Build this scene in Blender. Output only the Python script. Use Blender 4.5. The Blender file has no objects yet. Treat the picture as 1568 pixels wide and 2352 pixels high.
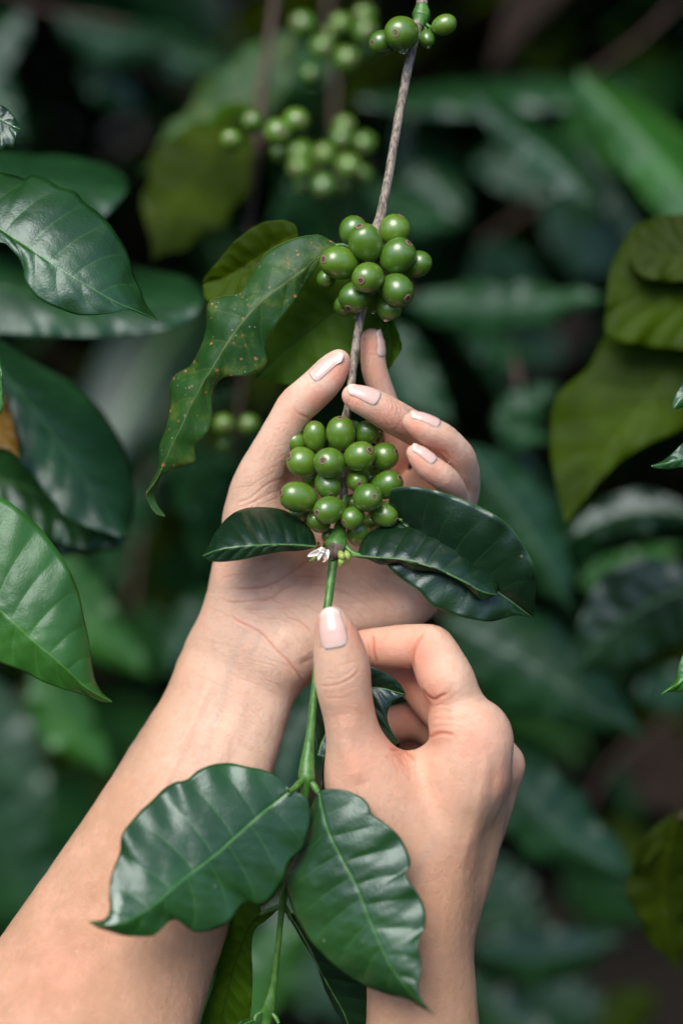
import bpy, math, random
import numpy as np
from mathutils import Vector
random.seed(11); RNG = np.random.default_rng(11)
sc = bpy.context.scene
C = sc.collection

# ------------------------------------------------------------------ camera, sky, sun, exposure
D = 700.0                      # focus distance in mm
F = 58.0
PITCH = math.radians(20)
CAM = np.array([0.0, 0.0, 1.45])
cd = bpy.data.cameras.new('camera'); cam = bpy.data.objects.new('camera', cd); C.objects.link(cam)
cam.location = CAM; cam.rotation_euler = (math.pi/2-PITCH, 0, 0)
cd.sensor_fit = 'VERTICAL'; cd.sensor_height = 36; cd.lens = F
cd.clip_start = 0.01; cd.clip_end = 300
cd.dof.use_dof = True; cd.dof.focus_distance = D/1000-0.006; cd.dof.aperture_fstop = 2.3
sc.camera = cam
w = bpy.data.worlds.new('World'); sc.world = w; w.use_nodes = True
nt = w.node_tree; bg = nt.nodes['Background']
sky = nt.nodes.new('ShaderNodeTexSky'); sky.sky_type = 'NISHITA'; sky.sun_disc = False
SUN_EL, SUN_AZ = math.radians(58), math.radians(207)   # azimuth clockwise from +Y: behind the viewer, to the left
sky.sun_elevation = SUN_EL; sky.sun_rotation = SUN_AZ; sky.dust_density = 1.2; sky.air_density = 1.0; sky.ozone_density = 1.0
nt.links.new(sky.outputs[0], bg.inputs[0]); bg.inputs[1].default_value = 0.11
sd_ = bpy.data.lights.new('sun', 'SUN'); sun = bpy.data.objects.new('sun', sd_); C.objects.link(sun)
sd_.energy = 1.5; sd_.angle = math.radians(38); sd_.color = (1, 0.95, 0.88)
sv = Vector((math.sin(SUN_AZ)*math.cos(SUN_EL), math.cos(SUN_AZ)*math.cos(SUN_EL), math.sin(SUN_EL)))
sun.rotation_euler = sv.to_track_quat('Z', 'Y').to_euler()
sc.view_settings.view_transform = 'Standard'; sc.view_settings.look = 'None'
sc.view_settings.exposure = 1.3; sc.view_settings.gamma = 1.0; sc.view_settings.use_curve_mapping = False
sc.cycles.use_denoising = True
sc.cycles.max_bounces = 6; sc.cycles.transparent_max_bounces = 8

# ------------------------------------------------------------------ frames: (u, v, depth mm) -> camera-aligned mm -> world m
KV = 1568/(D*24.0/F)*0.9996    # picture units per mm at the focus distance
RT = np.array([1.0, 0, 0]); UP = np.array([0, math.sin(PITCH), math.cos(PITCH)]); FW = np.array([0, math.cos(PITCH), -math.sin(PITCH)])
def L(u, v, d=0.0):
    s = (D+d)/D/KV
    return np.array([(u-784)*s, -(v-1176)*s, -d])
def LL(pts):
    return np.array([L(*p) for p in pts])
def W(p):                       # local mm (x right, y up, z to viewer) -> world metres
    p = np.asarray(p, float)
    return CAM + (p[..., 0:1]*RT + p[..., 1:2]*UP + (D-p[..., 2:3])*FW)/1000.0
def to_uv(p):
    s = KV*D/(D-p[:, 2])
    return p[:, 0]*s+784, 1176-p[:, 1]*s
def rad(r, d): return r*(D+d)/D/KV

# ------------------------------------------------------------------ object helpers
def meta(o, label=None, cat=None, group=None, kind=None):
    if label: o['label'] = label
    if cat: o['category'] = cat
    if group: o['group'] = group
    if kind: o['kind'] = kind
    return o
def empty(name, pos, label=None, cat=None, group=None, kind=None):
    o = bpy.data.objects.new(name, None); C.objects.link(o); o.location = pos; o.empty_display_size = 0.01
    return meta(o, label, cat, group, kind)
def wpos(o):
    p = Vector(o.location)
    while o.parent: o = o.parent; p = p+Vector(o.location)
    return p
def mesh_obj(name, vw, faces, mat, parent=None, attrs=None, cols=None, smooth=True, origin=None, solid=0):
    vw = np.asarray(vw, float)
    org = vw.mean(0) if origin is None else np.asarray(origin, float)
    me = bpy.data.meshes.new(name)
    if isinstance(faces, np.ndarray):
        n = faces.shape[1]; m = len(faces)
        me.vertices.add(len(vw)); me.vertices.foreach_set('co', (vw-org).astype(np.float32).ravel())
        me.loops.add(m*n); me.loops.foreach_set('vertex_index', faces.astype(np.int32).ravel())
        me.polygons.add(m); me.polygons.foreach_set('loop_start', np.arange(0, m*n, n, dtype=np.int32))
        me.update(calc_edges=True)
    else:
        me.from_pydata([tuple(x) for x in (vw-org)], [], faces); me.update()
    me.polygons.foreach_set('use_smooth', np.full(len(me.polygons), smooth, dtype=bool))
    for k, a in (attrs or {}).items():
        at = me.attributes.new(k, 'FLOAT', 'POINT'); at.data.foreach_set('value', np.asarray(a, np.float32).ravel())
    if mat: me.materials.append(mat)
    o = bpy.data.objects.new(name, me); C.objects.link(o)
    if parent is not None:
        o.parent = parent; o.location = Vector(org)-wpos(parent)
    else: o.location = org
    if solid:
        md = o.modifiers.new('thickness', 'SOLIDIFY'); md.thickness = solid; md.offset = -1
    return o
def grid_faces(n, m, wrap=False):
    i, j = np.meshgrid(np.arange(n-1), np.arange(m if wrap else m-1), indexing='ij')
    j2 = (j+1) % m
    return np.stack([i*m+j, (i+1)*m+j, (i+1)*m+j2, i*m+j2], -1).reshape(-1, 4)
def catmull(P, n, smooth=True):
    P = np.asarray(P, float)
    if len(P) == 2 or not smooth:
        seg = np.linalg.norm(np.diff(P, axis=0), axis=1); s = np.r_[0, np.cumsum(seg)]; s /= s[-1]
        t = np.linspace(0, 1, n); return np.stack([np.interp(t, s, P[:, k]) for k in range(P.shape[1])], 1)
    Q = np.vstack([2*P[0]-P[1], P, 2*P[-1]-P[-2]])
    out = []
    for i in range(1, len(Q)-2):
        t = np.linspace(0, 1, 16, endpoint=False)[:, None]
        a, b, c, d = Q[i-1], Q[i], Q[i+1], Q[i+2]
        out.append(0.5*(2*b+(c-a)*t+(2*a-5*b+4*c-d)*t*t+(3*b-a-3*c+d)*t**3))
    R = np.vstack(out+[P[-1:]])
    seg = np.linalg.norm(np.diff(R[:, :3], axis=0), axis=1); s = np.r_[0, np.cumsum(seg)]; s /= s[-1]
    t = np.linspace(0, 1, n); return np.stack([np.interp(t, s, R[:, k]) for k in range(R.shape[1])], 1)
def nrm(v): return v/np.maximum(np.linalg.norm(v, axis=-1, keepdims=True), 1e-9)
def vnoise(p, f, seed=0):       # cheap smooth noise from sines
    r = np.random.default_rng(seed); o = 0
    for k in range(5):
        d = nrm(r.normal(size=3)); o = o+np.sin(p@d*f*(1+0.45*k)+r.uniform(0, 6.28))/(1+0.4*k)
    return o/2.4

# ------------------------------------------------------------------ materials
def newmat(name):
    m = bpy.data.materials.new(name); m.use_nodes = True
    nt = m.node_tree; return m, nt, nt.nodes['Principled BSDF']
class NB:
    def __init__(s, nt): s.nt = nt
    def n(s, t, **k):
        x = s.nt.nodes.new(t)
        for a, b in k.items(): setattr(x, a, b)
        return x
    def l(s, a, b): s.nt.links.new(a, b)
    def attr(s, name): return s.n('ShaderNodeAttribute', attribute_name=name).outputs['Fac']
    def math(s, op, a, b=None, c=None, clamp=False):
        x = s.n('ShaderNodeMath', operation=op, use_clamp=clamp)
        for i, q in enumerate((a, b, c)):
            if q is None: continue
            if isinstance(q, (int, float)): x.inputs[i].default_value = q
            else: s.l(q, x.inputs[i])
        return x.outputs[0]
    def mix(s, fac, a, b):
        x = s.n('ShaderNodeMix', data_type='RGBA')
        for i, q in ((0, fac), (6, a), (7, b)):
            if isinstance(q, (int, float)): x.inputs[i].default_value = q if i == 0 or not isinstance(x.inputs[i].default_value, bpy.types.bpy_prop_array) else (q, q, q, 1)
            elif isinstance(q, tuple): x.inputs[i].default_value = q+(1,) if len(q) == 3 else q
            else: s.l(q, x.inputs[i])
        return x.outputs[2]
    def noise(s, scale, detail=3, rough=0.5, vec=None, out='Fac'):
        x = s.n('ShaderNodeTexNoise'); x.inputs['Scale'].default_value = scale; x.inputs['Detail'].default_value = detail; x.inputs['Roughness'].default_value = rough
        if vec is not None: s.l(vec, x.inputs['Vector'])
        return x.outputs[out]
    def coord(s): return s.n('ShaderNodeTexCoord').outputs['Object']
    def ramp(s, fac, lo, hi):
        x = s.n('ShaderNodeMapRange', interpolation_type='SMOOTHSTEP'); s.l(fac, x.inputs[0]) if not isinstance(fac, (int, float)) else None
        x.inputs[1].default_value = lo; x.inputs[2].default_value = hi
        return x.outputs[0]
    def bump(s, h, strength, dist, normal=None):
        x = s.n('ShaderNodeBump'); x.inputs['Strength'].default_value = strength; x.inputs['Distance'].default_value = dist
        s.l(h, x.inputs['Height'])
        if normal is not None: s.l(normal, x.inputs['Normal'])
        return x.outputs[0]

def leaf_mat(name, col, vein, trans_col, trans=0.3, rough=0.3, spots=0.0, edge=None, wet=0.0, mottle=0.35, spec=0.55, latw=0.3):
    m, nt, pb = newmat(name); b = NB(nt); co = b.coord()
    sd, ph, tt, ws, ed = (b.attr(k) for k in ('sd', 'ph', 'tt', 'ws', 'ed'))
    mid = b.ramp(sd, 1.0, 0.25)                                   # sd: distance from the midrib over its width
    fr = b.math('ABSOLUTE', b.math('SUBTRACT', b.math('FRACT', b.math('ADD', ph, 0.5)), 0.5))
    lat = b.math('MULTIPLY', b.ramp(fr, 0.06, 0.0), b.math('MULTIPLY', ws, latw))
    v = b.math('MAXIMUM', mid, lat)
    nz = b.noise(55, 4, 0.6, co)
    c1 = b.mix(b.math('MULTIPLY', nz, mottle*2), col, tuple(x*0.55 for x in col))
    big = b.ramp(b.noise(22, 2, 0.5, co), 0.42, 0.7)
    c1 = b.mix(b.math('MULTIPLY', big, mottle), c1, tuple(min(1, x*1.7+y*0.2) for x, y in zip(col, vein)))
    c2 = b.mix(v, c1, vein)
    if edge: c2 = b.mix(b.ramp(ed, 0.965, 1.0), c2, edge)
    rg = b.math('ADD', b.math('MULTIPLY', b.noise(140, 3, 0.6, co), 0.22), rough-0.1)
    if spots:
        vo = b.n('ShaderNodeTexVoronoi'); vo.inputs['Scale'].default_value = 250; b.l(co, vo.inputs['Vector'])
        sel = b.ramp(b.noise(75, 4, 0.75, co), 0.46, 0.56)
        dd = b.math('ADD', vo.outputs['Distance'], b.math('ADD', b.math('MULTIPLY', b.noise(900, 2, 0.5, co), 0.25), b.math('MULTIPLY', b.noise(160, 2, 0.5, co), 0.35)))
        sp = b.math('MULTIPLY', b.ramp(dd, 0.56, 0.42), sel)
        y = b.math('MULTIPLY', b.ramp(b.noise(85, 5, 0.75, co), 0.48, 0.66), 0.6*spots)
        c2 = b.mix(y, c2, (0.105, 0.155, 0.018))
        c2 = b.mix(b.math('MULTIPLY', sp, spots), c2, (0.40, 0.17, 0.06))
        v2 = b.n('ShaderNodeTexVoronoi'); v2.inputs['Scale'].default_value = 420; b.l(co, v2.inputs['Vector'])
        s2 = b.math('MULTIPLY', b.ramp(v2.outputs['Distance'], 0.2, 0.1), b.ramp(b.noise(130, 2, 0.5, co), 0.5, 0.62))
        c2 = b.mix(b.math('MULTIPLY', s2, 0.7*spots), c2, (0.35, 0.36, 0.25))
    v4 = b.n('ShaderNodeTexVoronoi'); v4.inputs['Scale'].default_value = 95; b.l(co, v4.inputs['Vector'])
    c2 = b.mix(b.math('MULTIPLY', b.ramp(v4.outputs['Distance'], 0.075, 0.045), b.math('MULTIPLY', b.ramp(b.noise(33, 2, 0.5, co), 0.5, 0.6), 0.6)), c2, (0.22, 0.22, 0.13))
    c2 = b.mix(b.math('MULTIPLY', b.ramp(b.noise(48, 5, 0.75, co), 0.60, 0.74), 0.4), c2, tuple(x*1.8+0.02 for x in col))
    b.l(c2, pb.inputs['Base Color'])
    if wet: rg = b.mix(b.math('MULTIPLY', b.ramp(b.math('ADD', tt, b.math('MULTIPLY', b.noise(90, 3, 0.6, co), 0.3)), wet, wet+0.1), 1.0), rg, 0.04)
    b.l(rg, pb.inputs['Roughness']); pb.inputs['Specular IOR Level'].default_value = spec; pb.inputs['Specular Tint'].default_value = (0.86, 0.96, 1.0, 1)
    h = b.math('ADD', b.math('MULTIPLY', b.noise(700, 3, 0.6, co), 0.5), b.noise(190, 3, 0.5, co))
    vn = b.n('ShaderNodeTexVoronoi', feature='DISTANCE_TO_EDGE'); vn.inputs['Scale'].default_value = 650; b.l(co, vn.inputs['Vector'])
    h = b.math('ADD', h, b.math('MULTIPLY', b.ramp(vn.outputs['Distance'], 0.0, 0.25), 0.10))
    h = b.math('SUBTRACT', h, b.math('MULTIPLY', lat, 0.6))
    nb = b.bump(h, 0.42, 0.0004); b.l(nb, pb.inputs['Normal'])
    tr = b.n('ShaderNodeBsdfTranslucent'); b.l(b.mix(b.math('MULTIPLY', v, 0.5), trans_col, vein), tr.inputs['Color']); b.l(nb, tr.inputs['Normal'])
    mx = b.n('ShaderNodeMixShader'); mx.inputs[0].default_value = trans
    b.l(pb.outputs[0], mx.inputs[1]); b.l(tr.outputs[0], mx.inputs[2]); b.l(mx.outputs[0], nt.nodes['Material Output'].inputs[0])
    return m
LM = {
 'deep': leaf_mat('leaf_deep_green', (0.007, 0.028, 0.010), (0.11, 0.23, 0.07), (0.03, 0.10, 0.01), 0.12, 0.30, edge=(0.05, 0.11, 0.025), wet=0.95, latw=0.08),
 'mid': leaf_mat('leaf_green', (0.013, 0.058, 0.012), (0.06, 0.17, 0.03), (0.03, 0.13, 0.01), 0.12, 0.32, spec=0.65),
 'wet': leaf_mat('leaf_green_wet_tip', (0.014, 0.062, 0.013), (0.07, 0.21, 0.03), (0.03, 0.13, 0.01), 0.12, 0.32, spec=0.65, wet=0.92),
 'bright': leaf_mat('leaf_bright_green', (0.034, 0.14, 0.018), (0.11, 0.28, 0.05), (0.07, 0.26, 0.02), 0.28, 0.34),
 'olive': leaf_mat('leaf_olive', (0.055, 0.100, 0.001), (0.095, 0.15, 0.005), (0.24, 0.36, 0.001), 0.55, 0.5, spec=0.15, mottle=0.5, latw=0.5),
 'under': leaf_mat('leaf_underside', (0.085, 0.175, 0.005), (0.06, 0.12, 0.010), (0.30, 0.55, 0.006), 0.6, 0.55, spec=0.25),
 'spotty': leaf_mat('leaf_rust_spotted', (0.018, 0.075, 0.010), (0.10, 0.14, 0.03), (0.06, 0.14, 0.01), 0.2, 0.46, spots=1.0, edge=(0.10, 0.16, 0.03), spec=0.32),
 'oliveshade': leaf_mat('leaf_dark_olive', (0.035, 0.060, 0.002), (0.07, 0.10, 0.004), (0.12, 0.18, 0.001), 0.4, 0.55, spec=0.15, mottle=0.5),
 'dead': leaf_mat('leaf_dead_brown', (0.045, 0.030, 0.022), (0.06, 0.04, 0.03), (0.06, 0.04, 0.02), 0.2, 0.7, spec=0.2),
 'brown': leaf_mat('leaf_yellow_brown', (0.16, 0.085, 0.008), (0.2, 0.12, 0.02), (0.30, 0.16, 0.01), 0.4, 0.5, spots=0.5),
 'blue': leaf_mat('leaf_far_green', (0.010, 0.048, 0.013), (0.03, 0.10, 0.025), (0.02, 0.11, 0.012), 0.12, 0.34, spec=0.5),
}
def stem_mat(name, a, b_, scale, rough, bumpd):
    m, nt, pb = newmat(name); b = NB(nt); co = b.coord()
    mp = b.n('ShaderNodeMapping'); mp.inputs['Scale'].default_value = (1, 0.12, 0.12) if False else (1, 1, 0.16); b.l(co, mp.inputs['Vector'])
    n1 = b.noise(scale, 5, 0.7, mp.outputs[0]); n2 = b.noise(scale*0.25, 3, 0.6, co)
    f = b.ramp(b.math('ADD', n1, b.math('MULTIPLY', n2, 0.5)), 0.55, 0.95)
    b.l(b.mix(f, a, b_), pb.inputs['Base Color']); pb.inputs['Roughness'].default_value = rough
    b.l(b.bump(n1, 0.8, bumpd), pb.inputs['Normal']); return m
M_BARK = stem_mat('bark_grey_brown', (0.07, 0.05, 0.035), (0.42, 0.34, 0.26), 900, 0.6, 0.0006)
M_BARKG = stem_mat('bark_green_brown', (0.09, 0.055, 0.035), (0.20, 0.19, 0.06), 900, 0.6, 0.0006)
M_GREEN = stem_mat('stem_green', (0.035, 0.115, 0.018), (0.09, 0.22, 0.035), 500, 0.38, 0.00015)
M_TWIG = stem_mat('twig_brown', (0.03, 0.016, 0.011), (0.085, 0.048, 0.032), 300, 0.7, 0.0004)
M_STIP = stem_mat('stipule_brown', (0.05, 0.03, 0.025), (0.16, 0.12, 0.08), 800, 0.7, 0.0003)

def berry_mat():
    m, nt, pb = newmat('berry_green'); b = NB(nt); co = b.coord()
    z = b.attr('ax')            # -1 stalk end .. 1 crown end
    oi = b.n('ShaderNodeObjectInfo').outputs['Random']
    n1 = b.noise(120, 3, 0.6, co)
    base = b.mix(b.math('ADD', b.math('MULTIPLY', n1, 0.45), b.math('MULTIPLY', oi, 0.55)), (0.036, 0.115, 0.008), (0.125, 0.230, 0.012))
    mp = b.n('ShaderNodeMapping'); mp.inputs['Scale'].default_value = (1, 1, 0.15); b.l(co, mp.inputs['Vector'])
    st = b.ramp(b.noise(700, 3, 0.6, mp.outputs[0]), 0.5, 0.8)
    base = b.mix(b.math('MULTIPLY', st, 0.22), base, (0.13, 0.28, 0.05))
    base = b.mix(b.math('MULTIPLY', b.ramp(z, -0.3, -1.0), 0.5), base, (0.11, 0.22, 0.03))
    sp = b.ramp(b.noise(1500, 2, 0.5, co), 0.68, 0.78)
    base = b.mix(b.math('MULTIPLY', sp, 0.45), base, (0.12, 0.12, 0.05))
    bl = b.ramp(b.noise(260, 4, 0.7, co), 0.64, 0.74)
    base = b.mix(b.math('MULTIPLY', bl, 0.4), base, (0.16, 0.15, 0.05))
    b.l(base, pb.inputs['Base Color'])
    pb.inputs['Roughness'].default_value = 0.36; pb.inputs['Specular IOR Level'].default_value = 0.9; pb.inputs['Coat Weight'].default_value = 0.4; pb.inputs['Coat Roughness'].default_value = 0.16
    pb.inputs['Subsurface Weight'].default_value = 0.12; pb.inputs['Subsurface Radius'].default_value = (0.3, 1.0, 0.1); pb.inputs['Subsurface Scale'].default_value = 0.002
    b.l(b.bump(b.noise(1100, 3, 0.6, co), 0.12, 0.0002), pb.inputs['Normal'])
    return m
M_BERRY = berry_mat()
def crown_mat():
    m, nt, pb = newmat('berry_crown'); b = NB(nt); co = b.coord()
    r = b.attr('rr'); n = b.noise(2500, 3, 0.7, co)
    c = b.mix(b.ramp(r, 0.50, 0.60), (0.10, 0.11, 0.03), (0.30, 0.19, 0.11))
    c = b.mix(b.ramp(r, 0.30, 0.16), c, (0.04, 0.022, 0.015))
    c = b.mix(b.ramp(b.math('ABSOLUTE', b.math('SUBTRACT', r, 0.45)), 0.14, 0.07), c, (0.035, 0.018, 0.010))
    c = b.mix(b.ramp(r, 0.84, 0.96), c, (0.07, 0.035, 0.015))
    c = b.mix(b.math('MULTIPLY', n, 0.6), c, (0.08, 0.045, 0.03))
    b.l(c, pb.inputs['Base Color']); pb.inputs['Roughness'].default_value = 0.65
    b.l(b.bump(n, 0.6, 0.0003), pb.inputs['Normal']); return m
M_CROWN = crown_mat()
def simple(name, col, rough=0.5, **k):
    m, nt, pb = newmat(name); b = NB(nt)
    n = b.noise(600, 3, 0.6, b.coord()); b.l(b.mix(b.math('MULTIPLY', n, 0.5), col, tuple(c*0.6 for c in col)), pb.inputs['Base Color'])
    pb.inputs['Roughness'].default_value = rough
    for a, v in k.items(): pb.inputs[a.replace('_', ' ')].default_value = v
    return m
M_PETAL = simple('petal_cream', (0.85, 0.80, 0.70), 0.5); M_BUD = simple('bud_yellow_green', (0.32, 0.42, 0.09), 0.45)
M_WITHER = simple('withered_brown', (0.22, 0.06, 0.03), 0.6)
M_WATER, _nt, _pb = newmat('water'); _pb.inputs['Transmission Weight'].default_value = 1; _pb.inputs['IOR'].default_value = 1.33; _pb.inputs['Roughness'].default_value = 0.0

def skin_mat(name, pale, tan, red):
    m, nt, pb = newmat(name); b = NB(nt); co = b.coord()
    a_r, a_t, a_c, a_v = (b.attr(k) for k in ('red', 'tan', 'crease', 'vein'))
    n1 = b.noise(45, 4, 0.6, co); n2 = b.noise(260, 4, 0.6, co); n3 = b.noise(14, 2, 0.5, co)
    c = b.mix(a_t, pale, tan)
    c = b.mix(b.math('MULTIPLY', b.ramp(n1, 0.40, 0.68), 0.45), c, tuple(x*y for x, y in zip(pale, (0.97, 0.80, 0.74))))
    c = b.mix(b.math('MULTIPLY', b.ramp(n2, 0.45, 0.75), 0.22), c, tuple(x*y for x, y in zip(tan, (0.9, 0.78, 0.7))))
    c = b.mix(b.math('ADD', a_r, b.math('MULTIPLY', b.ramp(n3, 0.5, 0.75), 0.10), clamp=True), c, red)
    c = b.mix(b.math('MULTIPLY', a_c, 0.6), c, tuple(x*y for x, y in zip(red, (0.80, 0.72, 0.60))))
    c = b.mix(b.math('MULTIPLY', a_v, 0.18), c, (0.33, 0.32, 0.30))
    fv = b.n('ShaderNodeTexVoronoi'); fv.inputs['Scale'].default_value = 130; b.l(co, fv.inputs['Vector'])
    fk = b.math('MULTIPLY', b.ramp(fv.outputs['Distance'], 0.085, 0.04), b.ramp(b.noise(60, 1, 0.5, co), 0.55, 0.6))
    c = b.mix(b.math('MULTIPLY', fk, 0.4), c, (0.30, 0.13, 0.07))
    b.l(c, pb.inputs['Base Color'])
    pb.inputs['Roughness'].default_value = 0.48; pb.inputs['Specular IOR Level'].default_value = 0.38
    pb.inputs['Subsurface Weight'].default_value = 0.5; pb.inputs['Subsurface Radius'].default_value = (1.0, 0.34, 0.18); pb.inputs['Subsurface Scale'].default_value = 0.0045
    vo = b.n('ShaderNodeTexVoronoi', feature='DISTANCE_TO_EDGE'); vo.inputs['Scale'].default_value = 620
    wp = b.n('ShaderNodeMix', data_type='VECTOR'); wp.inputs[0].default_value = 0.012
    b.l(co, wp.inputs[4]); b.l(b.noise(300, 3, 0.6, co, 'Color'), wp.inputs[5])
    mp = b.n('ShaderNodeMapping'); mp.inputs['Rotation'].default_value = (0.5, 0.2, 0.5); mp.inputs['Scale'].default_value = (1, 0.55, 1); b.l(wp.outputs[1], mp.inputs['Vector']); b.l(mp.outputs[0], vo.inputs['Vector'])
    fine = b.ramp(vo.outputs['Distance'], 0.0, 0.16)
    wv = b.noise(420, 4, 0.7, mp.outputs[0])
    h = b.math('ADD', b.math('MULTIPLY', fine, 0.35), b.math('ADD', b.math('MULTIPLY', wv, 0.7), b.math('MULTIPLY', n2, 0.8)))
    m2 = b.n('ShaderNodeMapping'); m2.inputs['Rotation'].default_value = (0, 0.55, 0.1); m2.inputs['Scale'].default_value = (0.16, 0.5, 1.0); b.l(wp.outputs[1], m2.inputs['Vector'])
    f1 = b.math('ABSOLUTE', b.math('SUBTRACT', b.noise(650, 3, 0.6, m2.outputs[0]), 0.5)); f1 = b.ramp(f1, 0.0, 0.09)
    m3 = b.n('ShaderNodeMapping'); m3.inputs['Rotation'].default_value = (0, -0.9, 0.1); m3.inputs['Scale'].default_value = (0.18, 0.5, 1.0); b.l(wp.outputs[1], m3.inputs['Vector'])
    f2 = b.math('ABSOLUTE', b.math('SUBTRACT', b.noise(480, 3, 0.6, m3.outputs[0]), 0.5)); f2 = b.ramp(f2, 0.0, 0.07)
    gate = b.ramp(b.noise(50, 2, 0.5, co), 0.35, 0.65)
    h = b.math('ADD', h, b.math('ADD', b.math('MULTIPLY', f1, b.math('MULTIPLY', gate, 0.9)), b.math('MULTIPLY', f2, 0.45)))
    b.l(b.bump(h, 0.5, 0.0006), pb.inputs['Normal'])
    return m
M_SKINP = skin_mat('skin_palm_side', (0.85, 0.585, 0.43), (0.57, 0.325, 0.195), (0.81, 0.28, 0.18))
M_SKINB = skin_mat('skin_back_side', (0.83, 0.555, 0.395), (0.59, 0.34, 0.20), (0.80, 0.29, 0.19))
def nail_mat():
    m, nt, pb = newmat('fingernail'); b = NB(nt)
    t = b.attr('nt'); e = b.attr('ne')
    c = b.mix(b.ramp(t, 0.16, 0.0), (0.74, 0.47, 0.39), (0.78, 0.60, 0.53))
    c = b.mix(b.ramp(b.math('SUBTRACT', t, b.math('MULTIPLY', b.math('MULTIPLY', e, e), -0.07)), 0.86, 0.90), c, (0.77, 0.61, 0.50))
    b.l(c, pb.inputs['Base Color']); pb.inputs['Roughness'].default_value = 0.22; pb.inputs['Specular IOR Level'].default_value = 0.55
    pb.inputs['Subsurface Weight'].default_value = 0.2; pb.inputs['Subsurface Scale'].default_value = 0.002
    mp = b.n('ShaderNodeTexCoord')
    b.l(b.bump(b.noise(300, 2, 0.5, mp.outputs['Object']), 0.15, 0.0002), pb.inputs['Normal'])
    return m
M_NAIL = nail_mat()

# ------------------------------------------------------------------ builders
def tube(name, pts, mat, parent=None, n=60, m=14, lump=0.0, seed=0, local=False, **k):
    """pts: (u, v, depth, radius in picture units)."""
    if local: P = np.array(pts, float)
    else: P = np.array([list(L(*p[:3]))+[rad(p[3], p[2])] for p in pts])
    Q = catmull(P, n); c, r = Q[:, :3], np.maximum(Q[:, 3], 0.02)
    t = nrm(np.gradient(c, axis=0)); ref = np.array([0.31, 0.12, 0.94])
    a = nrm(np.cross(t, ref)); bb = np.cross(t, a)
    th = np.linspace(0, 2*np.pi, m, endpoint=False)
    V = c[:, None]+(a[:, None]*np.cos(th)[None, :, None]+bb[:, None]*np.sin(th)[None, :, None])*r[:, None, None]
    if lump:
        Vf = V.reshape(-1, 3); nn = vnoise(Vf, 0.55, seed)*0.6+vnoise(Vf, 1.6, seed+1)*0.4
        V = c[:, None]+(V-c[:, None])*(1+lump*nn.reshape(n, m, 1))
    f = [tuple(x) for x in grid_faces(n, m, True)]+[tuple(range(m-1, -1, -1)), tuple((n-1)*m+i for i in range(m))]
    return mesh_obj(name, W(V.reshape(-1, 3)), f, mat, parent, **k)

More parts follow.
